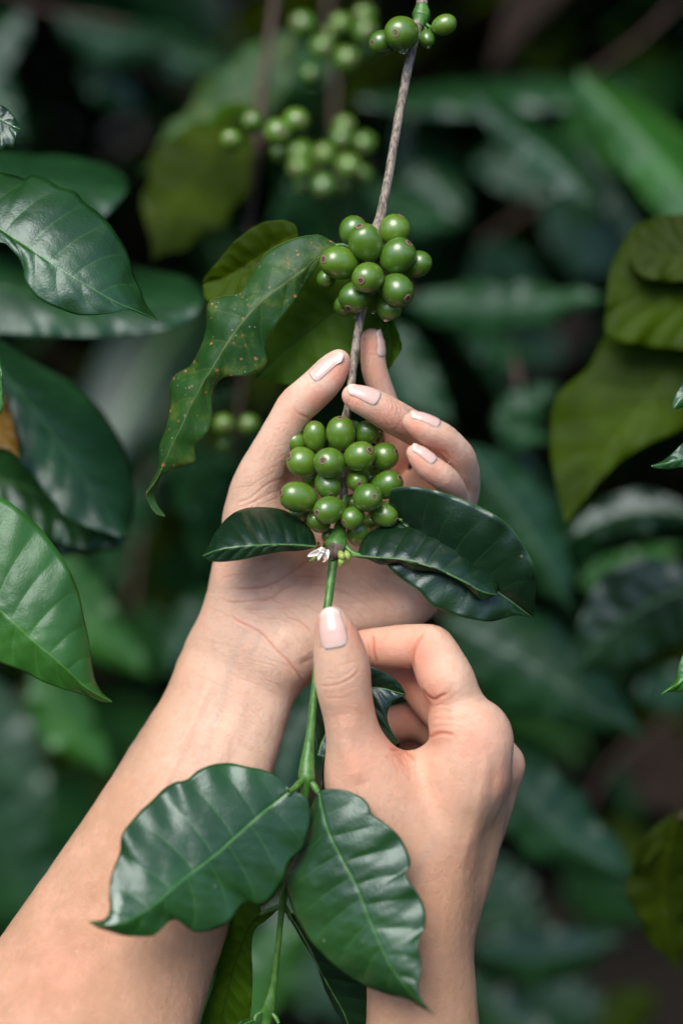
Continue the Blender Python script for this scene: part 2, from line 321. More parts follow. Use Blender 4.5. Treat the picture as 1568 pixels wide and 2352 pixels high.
def leaf(name, mid, left, right, mat, parent=None, dl=0, dr=0, nv=9, quilt=0.7, nt_=110, ns=15, wave=0.6, seed=0, side=1, curl=0.25, solid=0.0003, label=None, slope=0.9):
    """mid/left/right: outline in (u, v[, depth]); dl, dr: mm that the two halves lean to (+) or away from (-) the viewer."""
    M = LL([tuple(p) for p in mid]); md = np.array([p[2] for p in mid], float)
    def edge(E):
        s = np.r_[0, np.cumsum(np.linalg.norm(np.diff(np.array([p[:2] for p in E], float), axis=0), axis=1))]; s /= s[-1]
        sm = np.r_[0, np.cumsum(np.linalg.norm(np.diff(np.array([p[:2] for p in mid], float), axis=0), axis=1))]; sm /= sm[-1]
        return LL([(p[0], p[1], p[2] if len(p) > 2 else np.interp(a, sm, md)) for p, a in zip(E, s)])
    m_, l_, r_ = catmull(M, nt_), catmull(edge(left), nt_), catmull(edge(right), nt_)
    t = np.linspace(0, 1, nt_)
    env = np.sin(np.pi*np.clip(t, 0, 1))**0.6
    q = np.linspace(-1, 1, 2*ns+1); s = np.sign(q)*np.abs(q)**1.35
    rr = np.random.default_rng(seed+5)
    out = np.zeros((nt_, len(s), 3)); SD = np.zeros((nt_, len(s))); PH = np.zeros_like(SD); WS = np.zeros_like(SD)
    ph1, ph2 = rr.uniform(0, 6, 2)
    for j, sj in enumerate(s):
        E, dz = (l_, dl) if sj < 0 else (r_, dr)
        a = abs(sj)
        # lateral veins run forward: shift along the blade as they leave the midrib
        base = m_*(1-a)+E*a
        bow = dz*(a**1.0)*env+curl*abs(dz+3)*np.sin(np.pi*a)*env*0.6
        wv = wave*a**2.2*env*(np.sin(t*2*np.pi*(nv*0.42)+ph1+(sj > 0)*1.7)+0.6*np.sin(t*2*np.pi*(nv*0.9)+ph2+(sj > 0)))
        base = base+np.array([0, 0, 1.0])*(bow+wv)[:, None]
        hw = np.linalg.norm(E-m_, axis=1)
        out[:, j] = base
        SD[:, j] = a*hw/(0.75*(1.15-t*0.85))
        PH[:, j] = t*nv-slope*a**1.25*(0.8+0.4*t)+0.35*(sj < 0)+0.06*np.sin(t*17+ph1)
        WS[:, j] = np.clip(1-a**3, 0, 1)*np.clip(hw/4, 0, 1)*env
    du = np.gradient(out, axis=0); dv = np.gradient(out, axis=1)
    N = nrm(np.cross(du, dv)); 
    if N[..., 2].mean() < 0: N = -N
    fr = PH-np.floor(PH)
    h = quilt*(np.abs(np.sin(np.pi*fr))**0.7-0.6)*WS*np.clip(np.abs(s)*5, 0, 1)[None]
    midh = 0.35*np.exp(-(SD/1.0)**2)*(1-t)[:, None]
    V = out+N*(side*(h-0.5*midh*0+0*h))[..., None]-N*(midh*side*0.8)[..., None]
    V = V+N*(vnoise(V.reshape(-1, 3), 0.5, seed).reshape(SD.shape)*0.25*WS)[..., None]
    A = np.abs(s)[None]*np.ones_like(SD)
    f = grid_faces(nt_, len(s))
    if side < 0: pass
    nz = np.cross(V[1, 0]-V[0, 0], V[0, 1]-V[0, 0])
    if N[nt_//2, ns] @ np.cross(du[nt_//2, ns], dv[nt_//2, ns]) < 0: f = f[:, ::-1]
    o = mesh_obj(name, W(V.reshape(-1, 3)), f, LM[mat], parent, attrs={'sd': SD, 'ph': PH, 'tt': np.repeat(t, len(s)), 'ws': WS, 'ed': A}, solid=solid)
    if label: o['label'] = label
    return o

def auto_leaf(name, base, tip, w, mat, parent, dl=0, dr=0, bend=0.1, seed=0, wavy=0.0, sag=0, **k):
    """a blade from base to tip (u, v, depth), w: widest half width in picture units."""
    b, t_ = np.array(base, float), np.array(tip, float); ax = t_-b; Ln = math.hypot(ax[0], ax[1]) or 1
    pr = np.array([-ax[1], ax[0]])/Ln
    r = np.random.default_rng(seed+77); p1, p2 = r.uniform(0, 6, 2)
    ts = np.linspace(0, 1, 13); mid, le, ri = [], [], []
    tilt = k.pop('tilt', 0.5); wavy = wavy+0.035
    for t in ts:
        c = b+ax*t; off = bend*Ln*math.sin(math.pi*t); dz = -sag*math.sin(math.pi*t)
        prof = (math.sin(math.pi*min(1, t**0.85)))**0.85*(1-0.15*t) if t < 0.9 else (1-t)*10*0.2
        a1 = w*(prof+wavy*math.sin(t*22+p1)*math.sin(math.pi*t)); a2 = w*(prof+wavy*math.sin(t*24+p2)*math.sin(math.pi*t))
        x, y = c[:2]+pr*off
        hz = lambda yy: -(yy-b[1])/KV*tilt
        mid.append((x, y, c[2]+dz+hz(y))); le.append((x+pr[0]*a1, y+pr[1]*a1, c[2]+dz+hz(y+pr[1]*a1))); ri.append((x-pr[0]*a2, y-pr[1]*a2, c[2]+dz+hz(y-pr[1]*a2)))
    k.setdefault('wave', 2.2); k.setdefault('quilt', 0.6); k.setdefault('nv', 7)
    return leaf(name, mid, le, ri, mat, parent, dl=-abs(dl)*0.45, dr=-abs(dr)*0.45-3, seed=seed, **k)

_bm = {}
def berry(u, v, ru, rv, parent, disc=None, d=0.0, long_=None, mat=M_BERRY, lod=1, spin=0.0):
    """ellipsoid seen as ru x rv at (u, v); disc: offset of its crown from the centre in picture units, None = crown turned away."""
    c = L(u, v, d); r = rad(min(ru, rv), d); rl = rad(max(ru, rv), d)
    if disc is None: dx, dy = (random.uniform(-.6, .6), random.uniform(-.8, .2)); ax = nrm(np.array([dx, dy, -0.5]))
    else:
        dx, dy = disc[0], -disc[1]; m = math.hypot(dx, dy); R = max(ru, rv)*0.97
        sn = min(0.985, m/R); ax = np.array([dx/max(m, 1e-6)*sn, dy/max(m, 1e-6)*sn, math.sqrt(max(0.0, 1-sn*sn))]) if m > 1 else np.array([0, 0, 1.0])
    sin_ = math.hypot(ax[0], ax[1]); el = rl/r
    if sin_ > 0.35: el = min(1.32, 1.05+(el-1)/(sin_**2))
    else: el = 1.2
    a = nrm(np.cross(ax, [0.2, 0.9, 0.1])); bb = np.cross(ax, a)
    n, m = (28, 30) if lod else (12, 14)
    th = np.linspace(0.0, np.pi, n); ph = np.linspace(0, 2*np.pi, m, endpoint=False)
    z = -np.cos(th); s = np.sin(th)**0.92
    s = s*(1+0.05*z)                                   # a little fuller towards the crown
    zz = z.copy(); 
    dip = np.exp(-((1-z)/0.035)); zz = zz-0.03*dip
    V = c+(ax[None, None]*(zz*el*r)[:, None, None]+(a[None, None]*np.cos(ph)[None, :, None]+bb[None, None]*np.sin(ph)[None, :, None])*(s*r)[:, None, None])
    V = V+(V-c)*(0.034*vnoise(V.reshape(-1, 3)+c, 0.28, int(u) % 91).reshape(n, m, 1))
    o = mesh_obj('berry', W(V.reshape(-1, 3)), grid_faces(n, m, True), mat, parent, attrs={'ax': np.repeat(z, m)}, origin=W(c))
    if disc is not None and lod:
        # crown: a raised, ringed scar
        rr = np.array([0, .12, .2, .3, .42, .52, .62, .8, .95, 1.05]); hh = np.array([.10, .14, .05, .02, .10, .13, .17, .17, .08, -.10])
        R = r*0.29; k = 18; ph = np.linspace(0, 2*np.pi, k, endpoint=False)
        top = c+ax*(el*r*0.962)
        wob = 1+0.07*np.sin(ph*3+u)+0.05*np.sin(ph*5+v)
        Vc = top+ax*((hh*R)[:, None, None]-((rr[:, None]*wob)**2*R*0.11)[..., None])+(a*np.cos(ph)[None, :, None]+bb*np.sin(ph)[None, :, None])*(rr[:, None]*wob*R)[..., None]
        mesh_obj('crown', W(Vc.reshape(-1, 3)), grid_faces(len(rr), k, True), M_CROWN, o, attrs={'rr': np.repeat(rr, k)})
    return o, c, ax, el*r

# ------------------------------------------------------------------ implicit surface for hands
def smin(a, b, k):
    if k <= 0: return np.minimum(a, b)
    h = np.maximum(k-np.abs(a-b), 0)/k
    return np.minimum(a, b)-h*h*k*0.25
class Blob:
    """groups of swept spheres; every group blends inside itself, then into the body."""
    def __init__(s): s.groups = []
    def add(s, pts, k_in=1.5, k_out=6.0, zs=1.0, n=None, raw=False, smooth=True):
        P = np.array([list(L(*p[:3]))+[rad(p[3], p[2])] for p in pts])
        if not raw and len(P) > 2: P = catmull(P, n or (len(P)-1)*4+1, smooth)
        s.groups.append((P, k_in, k_out, zs))
    def cut(s, pts, k=2.0):
        s.groups.append((np.array([list(L(*p[:3]))+[rad(p[3], p[2])] for p in pts]), 0.5, -k, 1.0))
    def finger(s, pts, split, k_in=0.8, k_tip=0.45, k_base=4.0, zs=1.0):
        P = np.array([list(L(*p[:3]))+[rad(p[3], p[2])] for p in pts]); Q = catmull(P, (len(P)-1)*4+1)
        c = np.argmin(np.linalg.norm(Q[:, :3]-P[split, :3], axis=1))
        s.groups.append((Q[c-1:], k_in, k_base, zs)); s.groups.append((Q[:c+2], k_in, k_tip, zs))
    def seg(s, X, a, b, zs):
        A, B = a[:3], b[:3]; ba = B-A; z = np.array([1, 1, zs]); baz = ba*z
        pa = [(X[i]-A[i])*z[i] for i in range(3)]
        t = np.clip((pa[0]*baz[0]+pa[1]*baz[1]+pa[2]*baz[2])/max(baz@baz, 1e-6), 0, 1)
        return np.sqrt((pa[0]-t*baz[0])**2+(pa[1]-t*baz[1])**2+(pa[2]-t*baz[2])**2)-(a[3]+t*(b[3]-a[3]))
    @property
    def mk(s): return max(max(abs(g[2]) for g in s.groups), 4)
    def bbox(s, m=3.0):
        lo = np.min([(P[:, :3]-P[:, 3:4]).min(0) for P, _, ko, _ in s.groups if ko >= 0], axis=0)-m
        hi = np.max([(P[:, :3]+P[:, 3:4]).max(0) for P, _, ko, _ in s.groups if ko >= 0], axis=0)+m
        return lo, hi
    def grid(s, h):
        lo, hi = s.bbox(); nx = np.ceil((hi-lo)/h).astype(int)+1
        ax = [(lo[i]+h*np.arange(nx[i])).astype(np.float32) for i in range(3)]
        F = np.full(nx, 50.0, np.float32)
        for P, ki, ko, zs in s.groups:
            G = None; mg = s.mk+ki+3
            lo_, hi_ = (P[:, :3]-P[:, 3:4]).min(0)-mg, (P[:, :3]+P[:, 3:4]).max(0)+mg
            gs = [slice(max(0, int((lo_[i]-lo[i])/h)), min(nx[i], int((hi_[i]-lo[i])/h)+2)) for i in range(3)]
            G = np.full([g.stop-g.start for g in gs], 50.0, np.float32)
            for a, b in zip(P[:-1], P[1:]):
                m = s.mk+2; l2 = np.minimum(a[:3]-a[3], b[:3]-b[3])-m; h2 = np.maximum(a[:3]+a[3], b[:3]+b[3])+m
                ss = [slice(max(gs[i].start, int((l2[i]-lo[i])/h)), min(gs[i].stop, int((h2[i]-lo[i])/h)+2)) for i in range(3)]
                X = [ax[0][ss[0]][:, None, None], ax[1][ss[1]][None, :, None], ax[2][ss[2]][None, None, :]]
                d = s.seg(X, a, b, zs)
                loc = tuple(slice(ss[i].start-gs[i].start, ss[i].stop-gs[i].start) for i in range(3))
                G[loc] = smin(G[loc], d, ki)
            gl = tuple(gs)
            F[gl] = smin(F[gl], G, ko) if ko >= 0 else -smin(-F[gl], G, -ko)
        return F, ax
    def at(s, X):
        X = np.asarray(X); n = len(X); F = np.full(n, 50.0)
        for P, ki, ko, zs in s.groups:
            mg = s.mk+ki+3
            lo_, hi_ = (P[:, :3]-P[:, 3:4]).min(0)-mg, (P[:, :3]+P[:, 3:4]).max(0)+mg
            idx = np.nonzero(((X > lo_) & (X < hi_)).all(1))[0]
            if not len(idx): continue
            G = np.full(len(idx), 50.0); Y = X[idx]
            for a, b in zip(P[:-1], P[1:]):
                m = s.mk+2; l2 = np.minimum(a[:3]-a[3], b[:3]-b[3])-m; h2 = np.maximum(a[:3]+a[3], b[:3]+b[3])+m
                j = np.nonzero(((Y > l2) & (Y < h2)).all(1))[0]
                if len(j): G[j] = smin(G[j], s.seg([Y[j, 0], Y[j, 1], Y[j, 2]], a, b, zs), ki)
            F[idx] = smin(F[idx], G, ko) if ko >= 0 else -smin(-F[idx], G, -ko)
        return F
    def grad(s, X, e=0.25):
        E = np.array([[1, -1, -1], [-1, -1, 1], [-1, 1, -1], [1, 1, 1]], float)
        return nrm(sum(k*s.at(X+k*e)[:, None] for k in E))
def surface_nets(F, ax):
    h = ax[0][1]-ax[0][0]; S = F < 0
    c = np.zeros(tuple(x-1 for x in F.shape), np.int8)
    for i in (0, 1):
        for j in (0, 1):
            for k in (0, 1): c += S[i:i+c.shape[0], j:j+c.shape[1], k:k+c.shape[2]]
    cells = np.argwhere((c > 0) & (c < 8)); idx = np.full(c.shape, -1, np.int32); idx[tuple(cells.T)] = np.arange(len(cells))
    acc = np.zeros((len(cells), 3)); cnt = np.zeros(len(cells))
    cor = [(i, j, k) for i in (0, 1) for j in (0, 1) for k in (0, 1)]
    for a in cor:
        for b in cor:
            if sum(b)-sum(a) != 1 or any(y < x for x, y in zip(a, b)): continue
            fa = F[tuple((cells+a).T)]; fb = F[tuple((cells+b).T)]; m = (fa < 0) != (fb < 0)
            t = np.where(m, fa/np.where(m, fa-fb, 1), 0)
            p = np.array(a)+t[:, None]*(np.array(b)-np.array(a)); acc[m] += p[m]; cnt[m] += 1
    V = (cells+acc/cnt[:, None])*h+np.array([ax[0][0], ax[1][0], ax[2][0]])
    Q = []
    for d in range(3):
        o1, o2 = [x for x in range(3) if x != d]
        n = F.shape[d]; A = [slice(None)]*3; B = [slice(None)]*3; A[d] = slice(0, n-1); B[d] = slice(1, n)
        ch = S[tuple(A)] != S[tuple(B)]; e = np.argwhere(ch)
        e = e[(e[:, o1] > 0) & (e[:, o2] > 0) & (e[:, o1] < F.shape[o1]-1) & (e[:, o2] < F.shape[o2]-1)]
        def at(d1, d2):
            q = e.copy(); q[:, o1] -= d1; q[:, o2] -= d2; return idx[tuple(q.T)]
        q = np.stack([at(1, 1), at(0, 1), at(0, 0), at(1, 0)], 1)
        flip = S[tuple(e.T)]
        if d == 1: flip = ~flip
        q[~flip] = q[~flip][:, ::-1]; Q.append(q)
    Q = np.vstack(Q); return V, Q[(Q >= 0).all(1)]
def subdivide(V, Q):
    e = np.stack([Q, np.roll(Q, -1, 1)], -1).reshape(-1, 2); es = np.sort(e, 1)
    key = es[:, 0].astype(np.int64)*len(V)+es[:, 1]; uk, inv = np.unique(key, return_inverse=True)
    em = (V[uk//len(V)]+V[uk % len(V)])/2; fm = V[Q].mean(1)
    ne = len(V)+inv.reshape(-1, 4); nf = len(V)+len(em)+np.arange(len(Q))
    out = [np.stack([Q[:, i], ne[:, i], nf, ne[:, (i-1) % 4]], 1) for i in range(4)]
    return np.vstack([V, em, fm]), np.vstack(out)
def polydist(u, v, pl):
    best = np.full(len(u), 1e9); P = catmull(np.array([[p[0], p[1], 0] for p in pl], float), max(8, len(pl)*5))[:, :2]
    tt = np.zeros(len(u)); n = len(P)-1
    for i in range(n):
        a, b = P[i], P[i+1]; ba = b-a
        t = np.clip(((u-a[0])*ba[0]+(v-a[1])*ba[1])/max(ba@ba, 1e-6), 0, 1)
        d = np.hypot(u-a[0]-t*ba[0], v-a[1]-t*ba[1]); m = d < best; best[m] = d[m]; tt[m] = (i+t[m])/n
    return best, tt
def build_hand(blob, name, mat, creases, ridges, reds, tanf, veins, h, label, cat='hand', nails=()):
    Fg, ax = blob.grid(h); V, Q = surface_nets(Fg, ax)
    V, Q = subdivide(V, Q)
    g = blob.grad(V)
    for _ in range(2): V = V-g*np.clip(blob.at(V), -0.8, 0.8)[:, None]
    VG, Q = subdivide(np.hstack([V, g]), Q); V, g = VG[:, :3], nrm(VG[:, 3:])
    V = V-g*np.clip(blob.at(V), -0.5, 0.5)[:, None]; N = g
    u, v = to_uv(V); front = np.clip(N[:, 2]*3+0.3, 0, 1)
    crease = np.zeros(len(V)); disp = np.zeros(len(V))
    for pl, wd, dp in creases:
        q_ = np.array(pl, float); m_ = wd*5+2
        ix = np.nonzero((u > q_[:, 0].min()-m_) & (u < q_[:, 0].max()+m_) & (v > q_[:, 1].min()-m_) & (v < q_[:, 1].max()+m_) & (front > 0))[0]
        if not len(ix): continue
        d, t = polydist(u[ix], v[ix], pl); f = np.exp(-(d/wd)**2)*np.clip(np.sin(np.pi*np.clip(t, 0.02, 0.98))*2.2, 0, 1)*front[ix]
        disp[ix] -= dp*f; disp[ix] += dp*0.3*np.exp(-((d-wd*2.2)/(wd*1.3))**2)*front[ix]*np.clip(np.sin(np.pi*t)*2, 0, 1)
        crease[ix] = np.maximum(crease[ix], f*min(1, dp/0.32))
    for pl, wd, dp in ridges:
        d, t = polydist(u, v, pl); disp += dp*np.exp(-(d/wd)**2)*front*np.clip(np.sin(np.pi*np.clip(t, 0, 1))*2, 0, 1)
    red = np.zeros(len(V))
    for (cu, cv, cr, am) in reds: red = np.maximum(red, min(0.85, am*1.3)*np.exp(-(((u-cu)**2+(v-cv)**2)/cr**2)))
    vein = np.zeros(len(V))
    for pl, wd in veins:
        d, t = polydist(u, v, pl); vein = np.maximum(vein, np.exp(-(d/wd)**2)*front*np.clip(np.sin(np.pi*t)*2, 0, 1))
    disp += 0.16*vnoise(V, 0.22, 3)+0.07*vnoise(V, 0.8, 4)
    for (cu, cv_, cr) in nails: disp *= 1-np.exp(-((u-cu)**2+(v-cv_)**2)/cr**2)
    V = V+N*disp[:, None]
    o = mesh_obj(name, W(V), Q, mat, attrs={'red': red, 'tan': np.clip(tanf(u, v, N), 0, 1), 'crease': np.clip(crease, 0, 1), 'vein': vein})
    meta(o, label, cat)
    print('hand', name, len(V)); return o
def wrinkles(n, u0, u1, v0, v1, ang, jit, l0, l1, dep, wd=1.7, seed=0):
    r = np.random.default_rng(seed); out = []
    for _ in range(n):
        x, y, a, ln = r.uniform(u0, u1), r.uniform(v0, v1), math.radians(ang+r.normal()*jit), r.uniform(l0, l1)
        c = r.normal()*0.5; pts = []
        for k in range(5): pts.append((x, y)); x += math.cos(a)*ln/4; y += math.sin(a)*ln/4; a += c/4+r.normal()*0.09
        out.append((pts, wd*r.uniform(0.8, 1.3), dep*r.uniform(0.4, 1.3)))
    return out
def nail(parent, blob, u, v, d, T, Nn, Lm, Wm, R, lift=0.35, over=0.0):
    Wm *= 0.88; Lm *= 0.97; T = nrm(np.array(T, float)); Nn = np.array(Nn, float); Nn = nrm(Nn-T*(Nn@T)); B = np.cross(T, Nn)
    o0 = np.array([0, 0, D]); ray = nrm(L(u, v, 0)-o0); tt_ = np.linspace(D-75, D+40, 700); Pt = o0+ray*tt_[:, None]
    sd0 = blob.at(Pt); hit = np.nonzero(sd0 < 0)[0]
    if len(hit): c = Pt[hit[0]]
    else:
        Pt = L(u, v, d)+Nn*np.linspace(12, -6, 300)[:, None]; hit = np.nonzero(blob.at(Pt) < 0.02)[0]; c = Pt[hit[0]] if len(hit) else L(u, v, d)
    c = c+Nn*lift
    n, m = 26, 19; a = np.linspace(-1, 1, n); bq = np.linspace(-1, 1, m); pm = Wm/2/R
    V = np.zeros((n, m, 3)); NT = np.zeros((n, m)); NE = np.zeros((n, m))
    for i, ai in enumerate(a):
        for j, bj in enumerate(bq):
            ph = bj*pm
            # rounded free edge and rounded root
            rnd = (1-0.26*bj**2*max(0, ai)**1.0) if ai > 0 else (1-0.16*bj**4*(-ai))
            wd = 1-0.10*max(0, -ai)**2-0.05*max(0, ai)**3
            V[i, j] = c+T*(ai*Lm/2*rnd)+R*(math.sin(ph*wd)*B+(math.cos(ph*wd)-1)*Nn)-Nn*(0.45*ai*ai*(Lm/14))
            NT[i, j] = (ai+1)/2; NE[i, j] = abs(bj)
    i0 = int(n*0.76); F_ = V[:i0+1].reshape(-1, 3); ne = NE[:i0+1].ravel()
    tgt = 0.16*(1-ne**3)-0.34*ne**4-0.30*np.clip((0.10-NT[:i0+1].ravel())/0.10, 0, 1)
    for _ in range(3):
        dd = tgt-blob.at(F_); F_ = F_+blob.grad(F_)*np.clip(dd, -1.2, 1.2)[:, None]*0.9
    V[:i0+1] = F_.reshape(i0+1, m, 3)
    dr_ = nrm((V[i0]-V[i0-5]).mean(0)); dr_ = nrm(dr_*0.75+T*0.25); mid_ = V[i0].mean(0)
    for i in range(i0+1, n):
        q = (a[i]-a[i0])*Lm/2; fq = (i-i0)/(n-1-i0)
        V[i] = V[i0]+dr_*q*(1-0.42*bq**2)[:, None]-Nn*(0.035*q*q)-(V[i0]-mid_)*(0.12*fq*fq)
    return mesh_obj('fingernail', W(V.reshape(-1, 3)), grid_faces(n, m), M_NAIL, parent, attrs={'nt': NT, 'ne': NE}, solid=0.00045)
#@@SCENE
def cv(x0, y0, s):              # points read off an enlarged crop of the photograph -> picture units
    return lambda x, y: (408.3+0, 0) if False else ((x0+x/s)*0.8167, (y0+y/s)*0.8167)
c1 = cv(500, 850, 1.742); c4 = cv(350, 550, 1.742); c5 = cv(500, 0, 1.7422)

# ------------------------------------------------------------------ ground
def ground():
    m, nt, pb = newmat('leaf_litter_soil'); b = NB(nt); co = b.coord()
    n = b.noise(6, 6, 0.7, co); n2 = b.noise(30, 4, 0.6, co)
    b.l(b.mix(n2, b.mix(n, (0.010, 0.007, 0.005), (0.032, 0.022, 0.015)), (0.016, 0.015, 0.008)), pb.inputs['Base Color']); pb.inputs['Roughness'].default_value = 0.95
    b.l(b.bump(n2, 1.0, 0.03), pb.inputs['Normal'])
    n = 60; x = np.linspace(-1, 1, n); X, Y = np.meshgrid(np.sign(x)*abs(x)**2.5*60, np.sign(x)*abs(x)**2.5*60, indexing='ij')
    Z = 0.05*np.sin(X*1.3)*np.cos(Y*1.1)-0.02
    o = mesh_obj('ground', np.stack([X, Y, Z], -1).reshape(-1, 3), grid_faces(n, n), m, origin=(0, 0, 0)); meta(o, 'dark bare soil with leaf litter under the coffee shrubs', None, None, 'structure')
ground()

# ------------------------------------------------------------------ undergrowth far behind: countless blurred leaves
def leaf_mass(name, n, lo, hi, size, mats, label, reject=None, droop=0.6):
    rr = np.random.default_rng(sum(map(ord, name))); vs, fs, mi, at = [], [], [], []
    P = rr.uniform(lo, hi, (n*3, 3))
    # clumps: keep points near clump centres
    K = rr.uniform(lo, hi, (max(6, n//45), 3)); dd = np.min(np.linalg.norm(P[:, None]-K[None], axis=2), axis=1)
    P = P[np.argsort(dd)[:n]]
    a = np.linspace(0, 1, 7)
    W_ = np.sin(np.pi*a**0.9)**0.8*(1-0.1*a); W_[-1] = 0.01; W_[0] = 0.02
    for p in P:
        if reject is not None and reject(p): continue
        Ls = size*rr.uniform(0.65, 1.25); az = rr.uniform(0, 2*np.pi); el = rr.uniform(-1.1, 0.35)*droop
        T = np.array([math.cos(az)*math.cos(el), math.sin(az)*math.cos(el), math.sin(el)]); S = nrm(np.cross(T, [0, 0, 1])); N = np.cross(S, T)
        rl = rr.uniform(-0.6, 0.6); S, N = S*math.cos(rl)+N*math.sin(rl), N*math.cos(rl)-S*math.sin(rl)
        c = p+T*(a[:, None]*Ls)+N*(-0.28*Ls*a**2)[:, None]
        hw = (W_*Ls*0.2)[:, None]; wv = (0.03*Ls*np.sin(a*19+az))[:, None]
        b0 = len(vs)*0+sum(len(x) for x in vs)
        vs.append(np.vstack([c-S*hw+N*(hw*0.35+wv*0.5), c, c+S*hw+N*(hw*0.35-wv*0.5)]))
        k = len(a); i = np.arange(k-1)
        fs.append(np.vstack([np.stack([b0+i, b0+i+1, b0+k+i+1, b0+k+i], 1), np.stack([b0+k+i, b0+k+i+1, b0+2*k+i+1, b0+2*k+i], 1)]))
        mi.append(np.full(2*(k-1), rr.integers(0, len(mats))))
        at.append(np.r_[np.full(k, 9.0), np.zeros(k), np.full(k, 9.0)])
    o = mesh_obj(name, np.vstack(vs), np.vstack(fs)[:, ::-1], None, attrs={'sd': np.concatenate(at)})
    for q in mats: o.data.materials.append(LM[q])
    o.data.polygons.foreach_set('material_index', np.concatenate(mi).astype(np.int32)); return meta(o, label, None, None, 'stuff')
leaf_mass('undergrowth', 7000, (-3.0, 2.1, 0.0), (3.0, 5.0, 2.9), 0.27, ['blue', 'mid', 'blue', 'deep', 'dead', 'dead'], 'dark mass of coffee leaves far behind the hands, out of focus')
leaf_mass('undergrowth', 6500, (-5.5, 5.2, 0.2), (5.5, 8.5, 3.2), 0.42, ['blue', 'mid', 'deep'], 'far dark coffee thicket closing off the view')
leaf_mass('shrub_foliage', 1000, (-1.4, 1.45, 0.2), (1.4, 2.4, 1.75), 0.24, ['blue', 'mid', 'blue', 'deep', 'dead', 'oliveshade'], 'loose blurred coffee leaves filling the gaps behind the branches')
leaf_mass('coffee_rows', 6500, (-3.6, -3.4, 0.0), (3.6, -1.0, 2.25), 0.30, ['mid', 'deep', 'blue'], 'unseen coffee shrubs added behind the viewer to block low sky light')  # unseen shrubs added so that light falls mainly from above
leaf_mass('coffee_rows', 3000, (-3.8, -1.0, 0.0), (-1.5, 3.0, 2.3), 0.30, ['mid', 'deep', 'blue'], 'unseen coffee shrubs added left of the viewer to block side light')  # added out of view on the left to cut side light
leaf_mass('coffee_rows', 3000, (1.5, -1.0, 0.0), (3.8, 3.0, 2.3), 0.30, ['mid', 'deep', 'blue'], 'unseen coffee shrubs added right of the viewer to block side light')  # added out of view on the right to cut side light
leaf_mass('tree_canopy', 9000, (-4.5, 0.95, 2.1), (4.5, 7.5, 3.5), 0.32, ['mid', 'deep', 'mid'], 'unseen leaf canopy added overhead to keep sky light off the background')  # out-of-view canopy, added to block the sky and darken the background

# ------------------------------------------------------------------ left hand: palm to the viewer, fingers curled over the berries
lh = Blob()
DP = 6                                                                    # the palm lies a little behind the branch
def dz(pts, k=DP): return [(p[0], p[1], p[2]+k, p[3]) for p in pts]
# forearm and wrist (two bundles side by side make the flat section)
lh.add(dz([(487, 1500, 22, 66), (447, 1620, 20, 72), (385, 1740, 16, 84), (318, 1880, 12, 102), (215, 2080, 4, 130), (100, 2290, -8, 156), (-60, 2600, -36, 190)]), 2, 10, zs=1.15)
lh.add(dz([(640, 1500, 22, 66), (592, 1620, 20, 74), (548, 1740, 16, 84), (486, 1900, 12, 104), (408, 2080, 4, 126), (318, 2290, -8, 148), (200, 2600, -36, 190)]), 2, 12, zs=1.15)
lh.add(dz([(565, 1470, 20, 72), (510, 1640, 18, 88), (470, 1760, 14, 102), (402, 1900, 10, 123), (310, 2090, 2, 156), (206, 2300, -10, 186), (70, 2600, -38, 220)]), 2, 12, zs=1.15)
# palm
lh.add(dz([(560, 1450, 22, 76), (640, 1330, 30, 60), (870, 1110, 40, 46)]), 2, 12)
lh.add(dz([(600, 1470, 22, 74), (720, 1330, 32, 58), (925, 1150, 42, 46)]), 2, 12)
lh.add(dz([(640, 1480, 22, 74), (780, 1350, 32, 58), (975, 1215, 38, 46)]), 2, 12)
lh.add(dz([(650, 1500, 20, 70), (760, 1420, 24, 64), (900, 1385, 24, 60), (940, 1370, 26, 52)]), 2, 12)          # heel, little-finger side
lh.add(dz([(940, 1376, 26, 48), (1000, 1300, 28, 44), (1010, 1250, 28, 42)]), 2, 12)
lh.add(dz([(555, 1420, 20, 74), (562, 1330, 18, 76), (575, 1240, 16, 64), (590, 1150, 14, 54)]), 2, 12)          # ball of the thumb
lh.add(dz([(640, 1350, 20, 62), (630, 1240, 20, 60), (650, 1160, 26, 48)]), 2, 12)
# thumb
lh.add(dz([(578, 1190, 12, 57), (592, 1110, 8, 54), (622, 1040, 3, 46), (652, 980, -1, 42), (678, 936, -3, 42.5), (712, 905, -5, 42), (742, 876, -6, 41), (764, 848, -6, 36), (778, 828, -6, 26)]), 1.0, 7)
lh.add(dz([(640, 1090, 22, 36), (720, 1120, 34, 38), (820, 1120, 42, 40)]), 2, 12)                               # web between thumb and index
# index
lh.finger(dz([(853, 779, 4, 24.5), (855, 800, 4, 27), (858, 840, 6, 27.5), (868, 878, 9, 28), (886, 925, 14, 27.5), (908, 975, 22, 29), (912, 1040, 30, 31), (880, 1110, 38, 36)]), 5)
# middle
lh.finger(dz([(811, 909, -17, 26), (826, 917, -17, 31.5), (856, 930, -16, 36), (893, 952, -12, 38.5), (940, 978, -4, 37.5), (985, 1010, 5, 38), (1000, 1045, 14, 37), (980, 1095, 25, 38), (935, 1150, 34, 42)]), 6)
# ring
lh.finger(dz([(946, 969, -27, 22), (959, 976, -27, 28), (985, 990, -26, 32), (1022, 1010, -22, 32.5), (1056, 1048, -14, 32.5), (1068, 1095, -2, 32), (1063, 1140, 10, 34), (1040, 1190, 20, 38), (985, 1215, 32, 42)]), 6)
# little
lh.finger(dz([(951, 1040, -26, 19.5), (962, 1051, -26, 25), (984, 1073, -25, 29.5), (1014, 1094, -22, 29.5), (1034, 1118, -14, 30), (1046, 1160, 2, 30), (1044, 1210, 14, 34), (1010, 1262, 22, 42)]), 5)
